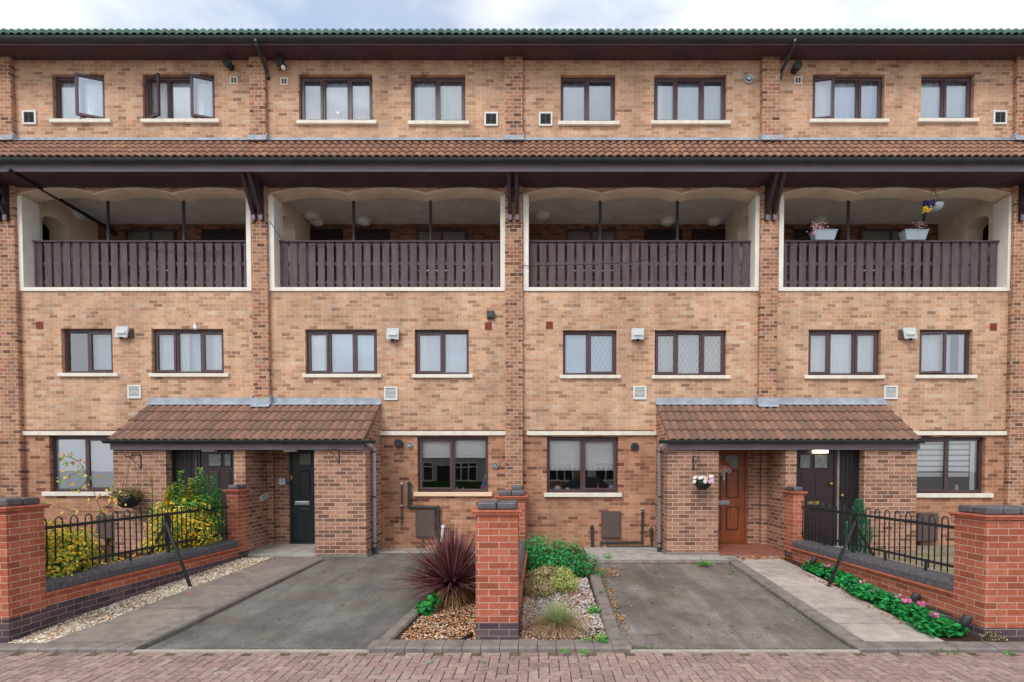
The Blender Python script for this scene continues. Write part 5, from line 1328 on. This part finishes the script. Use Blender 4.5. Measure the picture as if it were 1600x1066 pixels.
# weeds
def weed(label, px, py, z, n, tones, r=.08, h=.1, sz=.02):
    g = G(px, py, z); t = thing('weed', label, 'weed', g); fo = MB()
    for i in range(n):
        a = U(0, 2*pi); el = U(.3, 1.4); blade(fo, (g[0]+U(-r, r)*.5, g[1]+U(-r, r)*.5, g[2]-.01), (cos(a)*cos(el), sin(a)*cos(el), sin(el)), U(.4, 1.2)*h, sz*.35, vary(random.choice(tones)), .7, 3)
    for i in range(n//2): leaf(fo, (g[0]+U(-r, r), g[1]+U(-r, r), g[2]+U(.01, h*.6)), (U(-.5, .5), U(-.5, .5), 1), sz, vary(random.choice(tones)), .6)
    fo.build('leaves', M['leaf'], t)
WG = [s(60, 170, 70), s(90, 180, 70), s(50, 140, 60), s(130, 180, 80)]
weed('leafy weed clump in the gravel beside the drive kerb', 927, 958, .06, 60, WG, .1, .13, .025)
weed('grassy weed in the front right corner of the centre bed', 941, 1003, .03, 70, WG, .1, .13, .02)
weed('flat weed left of the grassy corner weed', 915, 1003, .03, 36, WG, .08, .08, .02)
weed('small weed on the kerb blocks right of the front centre pillar', 884, 1018, .045, 20, WG, .06, .05, .018)
weed('small weed on the kerb blocks near the right drive corner', 912, 1020, .045, 20, WG, .06, .05, .018)
weed('tiny weed in the pavers left of the front centre pillar', 757, 1036, .0, 14, WG, .04, .04, .012)
weed('tiny weed in the pavers under the orange gravel', 674, 1036, .0, 12, WG, .04, .05, .012)
weed('small weed at the foot of the pillar base', 786, 1006, .0, 14, WG, .05, .04, .012)
weed('weed tuft beside the concrete apron under the flower basket', 1100, 882, .24, 50, WG, .14, .12, .03)
weed('weed tuft at the rear left corner of the right drive', 950, 874, .24, 34, WG, .07, .16, .025)
weed('moss weed on the left kerb of the right drive', 938, 925, .16, 20, WG, .07, .04, .016)
weed('weed between right kerb and pavers near the solar light', 1487, 1022, .0, 24, WG, .1, .05, .016)
weed('weed at the right end of the kerb by the right pillar', 1575, 1022, .0, 18, WG, .07, .05, .016)
weed('mossy tuft along the right path kerb', 1140, 893, .22, 24, WG+[s(150, 120, 50)], .12, .05, .018)
# geranium ground cover
t = thing('geranium_bed', 'bright green ground cover with pink flowers along the foot of the right garden wall', 'ground cover', (4.7, 7.4, .1)); fo = MB(); fl = MB(); st = MB()
for i in range(3000):
    y = 5.95+(9.1-5.95)*R()**1.1; q = (y-5.95)/3.1; wdt = .46*(1-.35*q); xc = 4.68+.04*sin(y*4)+.05*q; x = xc+U(-1, 1)*wdt*.55*(1 if y > 6.1 else .8)
    x = min(x, 4.94)
    h = .05+.14*(1-((x-xc)/(wdt*.6))**2*.8)*R()
    if sin(y*9+x*7) > .93: continue
    leaf(fo, (x, y, gz(y)+h), (U(-.5, .5), U(-.8, .3), 1), U(.02, .042), vary(random.choice([s(36, 160, 80), s(28, 130, 66), s(50, 176, 90), s(22, 104, 56), s(60, 150, 70)])), .8)
for y, n_, hh in ((8.55, 3, .22), (9.0, 3, .2), (7.75, 3, .17), (7.3, 4, .17), (6.75, 10, .2), (6.6, 10, .2), (6.2, 6, .2), (8.9, 2, .28), (7.0, 3, .18)):
    cx_, cz_ = U(4.6, 4.85), gz(y)+hh
    st.tube([(cx_, y, gz(y)), (cx_, y, cz_)], .003, 4)
    for k in range(n_*2): leaf(fl, (cx_+U(-.05, .05), y+U(-.03, .03), cz_+U(-.02, .03)), (U(-.5, .5), -1, U(.2, 1)), U(.016, .026), vary(random.choice([s(226, 120, 170), s(240, 150, 190), s(214, 90, 150)])), .85)
fo.build('foliage', M['leaf'], t); fl.build('flowers', M['petal'], t); st.build('stems', M['greystem'], t)
# creeping stems by the right pillar
leafy('trailing_weed', 'sparse dry trailing weed with tiny pale flowers at the foot of the right pillar', 'weed', [((5.0, 5.82, .09), (.14, .05, .08), 60), ((5.15, 5.8, .05), (.1, .03, .05), 25)], (4.95, 5.83, .02), [s(150, 160, 90), s(190, 170, 110), s(120, 140, 80), s(230, 220, 200)], .014, .5)
# conifer
cbx = ong(1340, 872, .32); cx_, cy_ = 5.52, 9.15
t = thing('columnar_conifer', 'narrow dark blue green conifer standing behind the right railing', 'conifer', (cx_, cy_, .3)); fo = MB(); st = MB(); st.tube([(cx_, cy_, .28), (cx_, cy_, 1.25)], [.02, .005], 6)
for i in range(3600):
    q = R()**.9; z = .34+q*1.02; rr = .26*(1-q)**.55*(.9+.25*sin(z*9)); a = U(0, 2*pi); r_ = rr*(U(.55, 1.05)); p = Vector((cx_+r_*cos(a), cy_+r_*sin(a), z))
    d = Vector((cos(a)*.5, sin(a)*.5, 1)).normalized(); blade(fo, p, d, U(.05, .09), .006, vary(random.choice([s(60, 130, 104), s(48, 106, 90), s(80, 150, 112), s(92, 160, 106)])), .1, 2, U(-1, 1))
fo.build('foliage', M['leaf'], t); st.build('trunk', M['stem'], t)
# solar lights
for px, py, lb, y, x in ((1268, 886, 'small black solar spike light near the porch end of the right wall', 8.95, 4.62), (1423, 938, 'black solar spike light amid pink flowers halfway along the right wall', 6.85, 4.85), (1514, 972, 'largest black solar spike light in the ground cover by the right pillar', 6.0, 4.83)):
    z = gz(y); t = thing('solar_light', lb, 'garden light', (x, y, z), 'solar spike lights'); w = MB(); w.tube([(x, y, z), (x, y, z+.14)], .008, 6); w.build('spike', M['black'], t)
    w = MB(); zz = z+.14; w.tube([(x-.02, y, zz), (x, y-.01, zz+.04), (x+.03, y-.03, zz+.12), (x+.035, y-.03, zz+.13)], [.02, .045, .052, .04], 12); w.build('lamp_head', M['pipeblack'], t, smooth=True)
# fallen leaves
fo = MB(); LB = [s(196, 124, 70), s(178, 100, 60), s(214, 150, 90), s(150, 90, 56), s(206, 170, 120)]
def drop(n, sampler, sz=(.012, .03)):
    for _ in range(n):
        x, y, z = sampler(); leaf(fo, (x, y, z+U(.004, .015)), (U(-.5, .5), U(-.5, .5), 1), U(*sz), vary(random.choice(LB)), .7, .6)
drop(220, lambda: ((lambda y: (random.gauss(1.02, .06)+.0, y, gz(y)+.005))(U(6.2, 9.5))))
drop(160, lambda: (random.gauss(1.1, .15), U(8.6, 9.5), gz(9)+.01))
drop(130, lambda: (random.gauss(.55, .18), random.gauss(7.7, .4), gz(7.6)+.02))
drop(90, lambda: ((lambda y: (U(-.2, .75), y, gz(y)+.02))(U(5.9, 8.5)))); drop(420, lambda: (U(-.2, .78), U(5.9, 6.35), .012), (.008, .02))
drop(220, lambda: (U(3.75, 4.75), random.gauss(10.05, .1), .235), (.015, .035))
drop(60, lambda: (U(4.4, 4.7), U(7.5, 10), .17)); drop(60, lambda: (U(1.1, 3.3), random.gauss(9.55, .05), .22))
drop(26, lambda: ((lambda y: (U(1.1, 3.3), y, gz(y)+.006))(U(5.9, 9.4))), (.015, .035)); drop(16, lambda: ((lambda y: (U(-4.0, -1.7), y, gz(y)+.006))(U(6, 9.4))), (.012, .025))
drop(14, lambda: (U(-5.2, -4.5), U(6, 10), .24)); drop(50, lambda: (U(-3.3, -2.2), U(10.8, 11.1), .24)); drop(60, lambda: (U(-5.8, -5.0), U(8.6, 10), .2)); drop(20, lambda: (U(3.3, 4.3), U(10.35, 11.2), ZF))
drop(70, lambda: ((lambda y: (4.42+U(-.05, .05), y, gz(y)+.02))(U(6.3, 9.2))), (.012, .026))
tag(fo.build('fallen_leaves', M['leaf']), 'orange and brown fallen leaves scattered along the kerbs and porch steps', 'leaves', kind='stuff')
# moss and tiny weeds in the joints
fo = MB()
for n_, smp in ((700, lambda: ((lambda y: (3.43-.02*R()-.06*R()*R(), y, gz(y)+.006))(U(5.7, 9.5)))), (600, lambda: ((lambda y: (.98+.12*R()*R(), y, gz(y)+.006))(U(5.7, 9.5)))), (300, lambda: (1.0+U(0, .5)*R(), 5.66+.14*R()*R(), .006)), (160, lambda: (U(-3.9, -1.9), 5.66+.02*R(), .006)), (250, lambda: (U(1.0, 3.3), 5.655+.02*R(), .006)), (200, lambda: (U(-1.8, 2), round(U(5.1, 5.5), 1)+U(-.004, .004), -.004))):
    for _ in range(n_): x, y, z = smp(); leaf(fo, (x, y, z), (U(-.5, .5), U(-.5, .5), 1), U(.004, .011), vary(random.choice([s(90, 110, 50), s(70, 100, 44), s(120, 120, 60), s(60, 140, 60)])), .7)
tag(fo.build('moss', M['leaf']), 'green moss growing in the kerb and paving joints', 'moss', kind='stuff')
# torn black membrane edge in the orange gravel
w = MB(); pts = [ong(px, py, .035) for px, py in ((660, 1003), (685, 1004), (705, 1002), (722, 999), (733, 994), (738, 991))]
w.tube(pts, [.008, .009, .01, .016, .028, .012], 6); tag(w.build('weed_membrane', M['potdark'], base=pts[0]), 'torn strip of black weed membrane poking out of the orange gravel', 'membrane')
for px, py, z, lb in ((575, 0, 0, ''),): pass
# flat stone in the bed
g = ong(912, 972, .04); w = MB(); w.box(g[0]-.17, g[0]+.2, g[1]-.2, g[1]+.22, .0, .035); tag(w.build('stepping_slab', M['concrete'], base=(g[0], g[1], 0), bevel=.01), 'pale worn concrete slab lying in the bed beside the grass tuft', 'slab')

# ------------------------------------------------------------------ things on window sills
def pumpkin(px, py, r, lb):
    p = at(px, py, DG+.24); t = thing('white_pumpkin', lb, 'pumpkin', p, 'white pumpkins on the window ledge'); w = MB(); n = 28; v = []; rows_ = 9
    for i in range(rows_+1):
        ph = pi*i/rows_
        for k in range(n): a = 2*pi*k/n; q = r*(sin(ph))*(1+.09*abs(cos(4*a))-.05)+.001; v.append((p[0]+q*cos(a), p[1]+q*sin(a)*.8, p[2]+r*.75-r*.75*cos(ph)))
    w.add(v, [(i*n+k, i*n+(k+1) % n, (i+1)*n+(k+1) % n, (i+1)*n+k) for i in range(rows_) for k in range(n)]); w.build('body', M['whiteobj'], t, smooth=True)
    w = MB(); w.tube([(p[0], p[1], p[2]+r*1.45), (p[0]+.008, p[1], p[2]+r*1.9)], [.012, .008], 6); w.build('stalk', M['stem'], t)
pumpkin(871, 766.5, .07, 'largest white pumpkin at the left of the pumpkin window ledge'); pumpkin(887, 766.5, .046, 'small white pumpkin second from the left on the ledge'); pumpkin(955, 764.5, .06, 'white pumpkin at the right end of the ledge beside the orange cone')
p = at(934, 764, DG+.22); w = MB(); w.tube([p, (p[0], p[1], p[2]+.05), (p[0]+.004, p[1], p[2]+.13)], [.035, .025, .003], 12); tag(w.build('felt_cone', M['orangeobj'], base=p, smooth=True), 'small orange felt cone on the ledge of the pumpkin window', 'ornament')
p = at(756, 766, DG+.22); t = thing('rainbow_hat', 'striped rainbow cone standing in the right corner of the window with the peach sill', 'ornament', p)
cols = [s(150, 110, 60), s(206, 120, 190), s(90, 160, 230), s(160, 90, 190), s(80, 140, 230), s(60, 180, 120), s(240, 210, 60), s(240, 110, 50)]
rc = attr_mat('rainbow_cloth', .8, .2, .05); w = MB()
for i, c in enumerate(cols):
    z0_, z1_ = .4*i/8, .4*(i+1)/8; w.tube([(p[0]+.05*i/8, p[1], p[2]+z0_), (p[0]+.05*(i+1)/8, p[1], p[2]+z1_)], [.1*(1-i/8)+.002, .1*(1-(i+1)/8)+.002], 14, True, c)
w.build('cone', rc, t)
for px, py, D_, h, r, lb in ((714, 768, DG+.22, .11, .028, 'white jar at the left of the right pane in the peach sill window'), (723, 768, DG+.22, .09, .026, 'short pale jar beside the white jar in the peach sill window'), (1494, 768, DG+.22, .15, .04, 'white lidded jar on the ledge of the striped blind window')):
    p = at(px, py, D_); w = MB(); w.lathe(p, [(r, 0), (r, h*.6), (r*.6, h*.7), (r*.7, h*.75), (r*.65, h*.95), (r*.2, h)], 14); tag(w.build('jar', M['whiteobj'], base=p), lb, 'jar')
for px, py, r, lb in ((530.5, 186, .09, 'white ornament behind the centre pane of the third top window'), (705, 582, .055, 'round white dish on the ledge of the fourth middle storey window'), (313, 581, .05, 'white dish on the ledge behind the parted curtains')):
    p = at(px, py, DF+.2); w = MB(); w.lathe(p, [(r*.5, 0), (r, r*.5), (r*1.02, r), (r*.7, r*1.5), (r*.15, r*1.8)], 16); tag(w.build('ornament', M['whiteobj'], base=p, smooth=True), lb, 'ornament')

# ------------------------------------------------------------------ houses across the street (seen in the window reflections)
rend = plain('render_wall', s(196, 190, 180), .9, .2, .08, 2); hroof = plain('far_roof', s(96, 76, 68), .9, .2, .15, 4); hglass = plain('far_glass', s(40, 46, 52), .1, .6, .1, 2); hedge = plain('hedge_green', s(52, 84, 40), .9, .1, .3, 6, .02)
for i in range(5):
    x0 = -17.5+i*7; t = thing('terraced_house', 'low rendered house across the street, number %s along the row, seen only in the reflections' % ['one', 'two', 'three', 'four', 'five'][i], 'house', (x0+3.4, -16, 0), 'houses across the street')
    w = MB(); w.box(x0, x0+6.8, -22, -16, 0, 3.0); w.build('wall', rend if i % 2 else M['lower'], t)
    w = MB(); w.add([(x0-.1, -15.6, 2.9), (x0+6.9, -15.6, 2.9), (x0+6.9, -19, 4.9), (x0-.1, -19, 4.9), (x0-.1, -22.4, 2.9), (x0+6.9, -22.4, 2.9)], [(0, 1, 2, 3), (3, 2, 5, 4), (0, 3, 4), (1, 5, 2)]); w.build('roof', hroof, t)
    for wx, ww in ((.6, 2.2), (4.2, 1.8)):
        w = MB()
        w.box(x0+wx, x0+wx+ww, -15.99, -15.9, .95, 1.05); w.box(x0+wx, x0+wx+ww, -15.99, -15.9, 2.25, 2.35)
        for k in range(4): q = x0+wx+(ww-.08)*k/3; w.box(q, q+.08, -15.99, -15.9, 1.05, 2.25)
        w.box(x0+wx, x0+wx+ww, -15.98, -15.92, 1.95, 2.02)
        f = w.build('window', M['white'], t); w = MB(); w.box(x0+wx+.02, x0+wx+ww-.02, -15.995, -15.96, 1.05, 2.25); w.build('pane', hglass, f)
    w = MB(); w.box(x0+3.1, x0+3.95, -15.98, -15.9, 0, 2.1); w.build('door', M['doord'], t)
# parked car across the road (reflected)
ct = thing('parked_car', 'grey parked hatchback across the road, seen only in the window reflections', 'car', (2.2, -5.2, 0)); w = MB()
cpaint = plain('car_paint', s(150, 156, 160), .2, .7, .03, 3, metal=.3)
def loft(sections, mb):
    n = len(sections[0]); v = [p for s_ in sections for p in s_]
    mb.add(v, [(i*n+k, i*n+(k+1) % n, (i+1)*n+(k+1) % n, (i+1)*n+k) for i in range(len(sections)-1) for k in range(n)]+[tuple(range(n)), tuple((len(sections)-1)*n+k for k in range(n))[::-1]])
for cxo in (0,):
    sec = []
    for yy, inset in ((-6.0, .06), (-5.9, 0), (-4.5, 0), (-4.4, .06)):
        pr = [(0, .3), (0, .62), (.25, .78), (1.05, .92), (1.0, .93), (3.6, .95), (4.05, .8), (4.1, .35)]
        sec.append([(.2+x_+(inset if x_ < 2 else -inset), yy, z_) for x_, z_ in pr])
    loft(sec, w); w.build('body', cpaint, ct, .03)
    w = MB(); sec = []
    for yy, ins in ((-5.88, .0), (-5.72, .12), (-4.68, .12), (-4.52, .0)):
        top_ = 1.45 if ins else .94
        sec.append([(1.15, yy, .93), (1.15+.75*(1 if ins else .01), yy, top_ if ins else .931), (3.1, yy, top_ if ins else .931), (3.75, yy, .93)])
    loft(sec, w); w.build('cabin', hglass, ct, .03)
    for wx in (1.0, 3.3):
        for wy in (-6.0, -4.55): w = MB(); w.tube([(wx, wy, .32), (wx, wy+.18, .32)], .32, 20); wo = w.build('wheel', M['black'], ct); w = MB(); w.disc((wx, wy+.18, .32), (0, 1, 0), .19, .01, 16); w.build('rim', M['chrome'], wo)
w = MB(); w.box(-16, -1, -14.2, -13.6, 0, 1.0); tag(w.build('hedge', hedge, base=(-8.5, -13.9, 0)), 'clipped hedge across the street, seen only in the window reflections', 'hedge')

# ------------------------------------------------------------------ sky and sun
sc = bpy.context.scene
wd_ = bpy.data.worlds.new('World'); sc.world = wd_; wd_.use_nodes = True; nt = wd_.node_tree; bg = nt.nodes['Background']
SUN_EL, SUN_AZ = radians(46), radians(205)     # azimuth measured clockwise from +Y (north)
sky = nt.nodes.new('ShaderNodeTexSky'); sky.sky_type = 'NISHITA'; sky.sun_disc = False; sky.sun_elevation = SUN_EL; sky.sun_rotation = SUN_AZ; sky.air_density = 1.0; sky.dust_density = 2.0; sky.ozone_density = 1.5
tc = nt.nodes.new('ShaderNodeTexCoord'); mp = nt.nodes.new('ShaderNodeMapping'); mp.inputs['Scale'].default_value = (1.0, 1.0, 2.6); mp.inputs['Location'].default_value = (.35, .2, .4)
nz = nt.nodes.new('ShaderNodeTexNoise'); nz.inputs['Scale'].default_value = 2.3; nz.inputs['Detail'].default_value = 8; nz.inputs['Roughness'].default_value = .52; nz.inputs['Distortion'].default_value = .25
rp = nt.nodes.new('ShaderNodeValToRGB'); rp.color_ramp.elements[0].position = .36; rp.color_ramp.elements[1].position = .56
rp.color_ramp.elements[0].color = (.36, .36, .36, 1)
n2 = nt.nodes.new('ShaderNodeTexNoise'); n2.inputs['Scale'].default_value = 5; n2.inputs['Detail'].default_value = 6
r2 = nt.nodes.new('ShaderNodeValToRGB'); r2.color_ramp.elements[0].position = .3; r2.color_ramp.elements[1].position = .7; r2.color_ramp.elements[0].color = (7.6, 8.0, 8.6, 1); r2.color_ramp.elements[1].color = (9.3, 9.4, 9.5, 1)
mx = nt.nodes.new('ShaderNodeMix'); mx.data_type = 'RGBA'
sk2 = nt.nodes.new('ShaderNodeMix'); sk2.data_type = 'RGBA'; sk2.blend_type = 'MULTIPLY'; sk2.inputs[0].default_value = 1; sk2.inputs[7].default_value = (1.72, 1.9, 1.98, 1)
L = nt.links.new
L(tc.outputs['Generated'], mp.inputs[0]); L(mp.outputs[0], nz.inputs['Vector']); L(mp.outputs[0], n2.inputs['Vector']); L(nz.outputs[0], rp.inputs[0]); L(n2.outputs[0], r2.inputs[0])
L(rp.outputs[0], mx.inputs[0]); L(sky.outputs[0], sk2.inputs[6]); L(sk2.outputs[2], mx.inputs[6]); L(r2.outputs[0], mx.inputs[7]); L(mx.outputs[2], bg.inputs[0]); bg.inputs[1].default_value = .1
sl = bpy.data.lights.new('sun', 'SUN'); sl.energy = 1.4; sl.angle = radians(24); sl.color = (1, .965, .92); so_ = bpy.data.objects.new('sun', sl); C.objects.link(so_)
dirv = Vector((sin(SUN_AZ)*cos(SUN_EL), cos(SUN_AZ)*cos(SUN_EL), sin(SUN_EL))); so_.rotation_euler = dirv.to_track_quat('Z', 'Y').to_euler(); so_.location = dirv*30
sc.view_settings.view_transform = 'Standard'; sc.view_settings.look = 'None'; sc.view_settings.gamma = 1; sc.view_settings.exposure = .4
sc.render.resolution_x = 1024; sc.render.resolution_y = 682
sc.render.engine = 'CYCLES'; sc.cycles.diffuse_bounces = 6; sc.cycles.max_bounces = 12; sc.cycles.transparent_max_bounces = 12
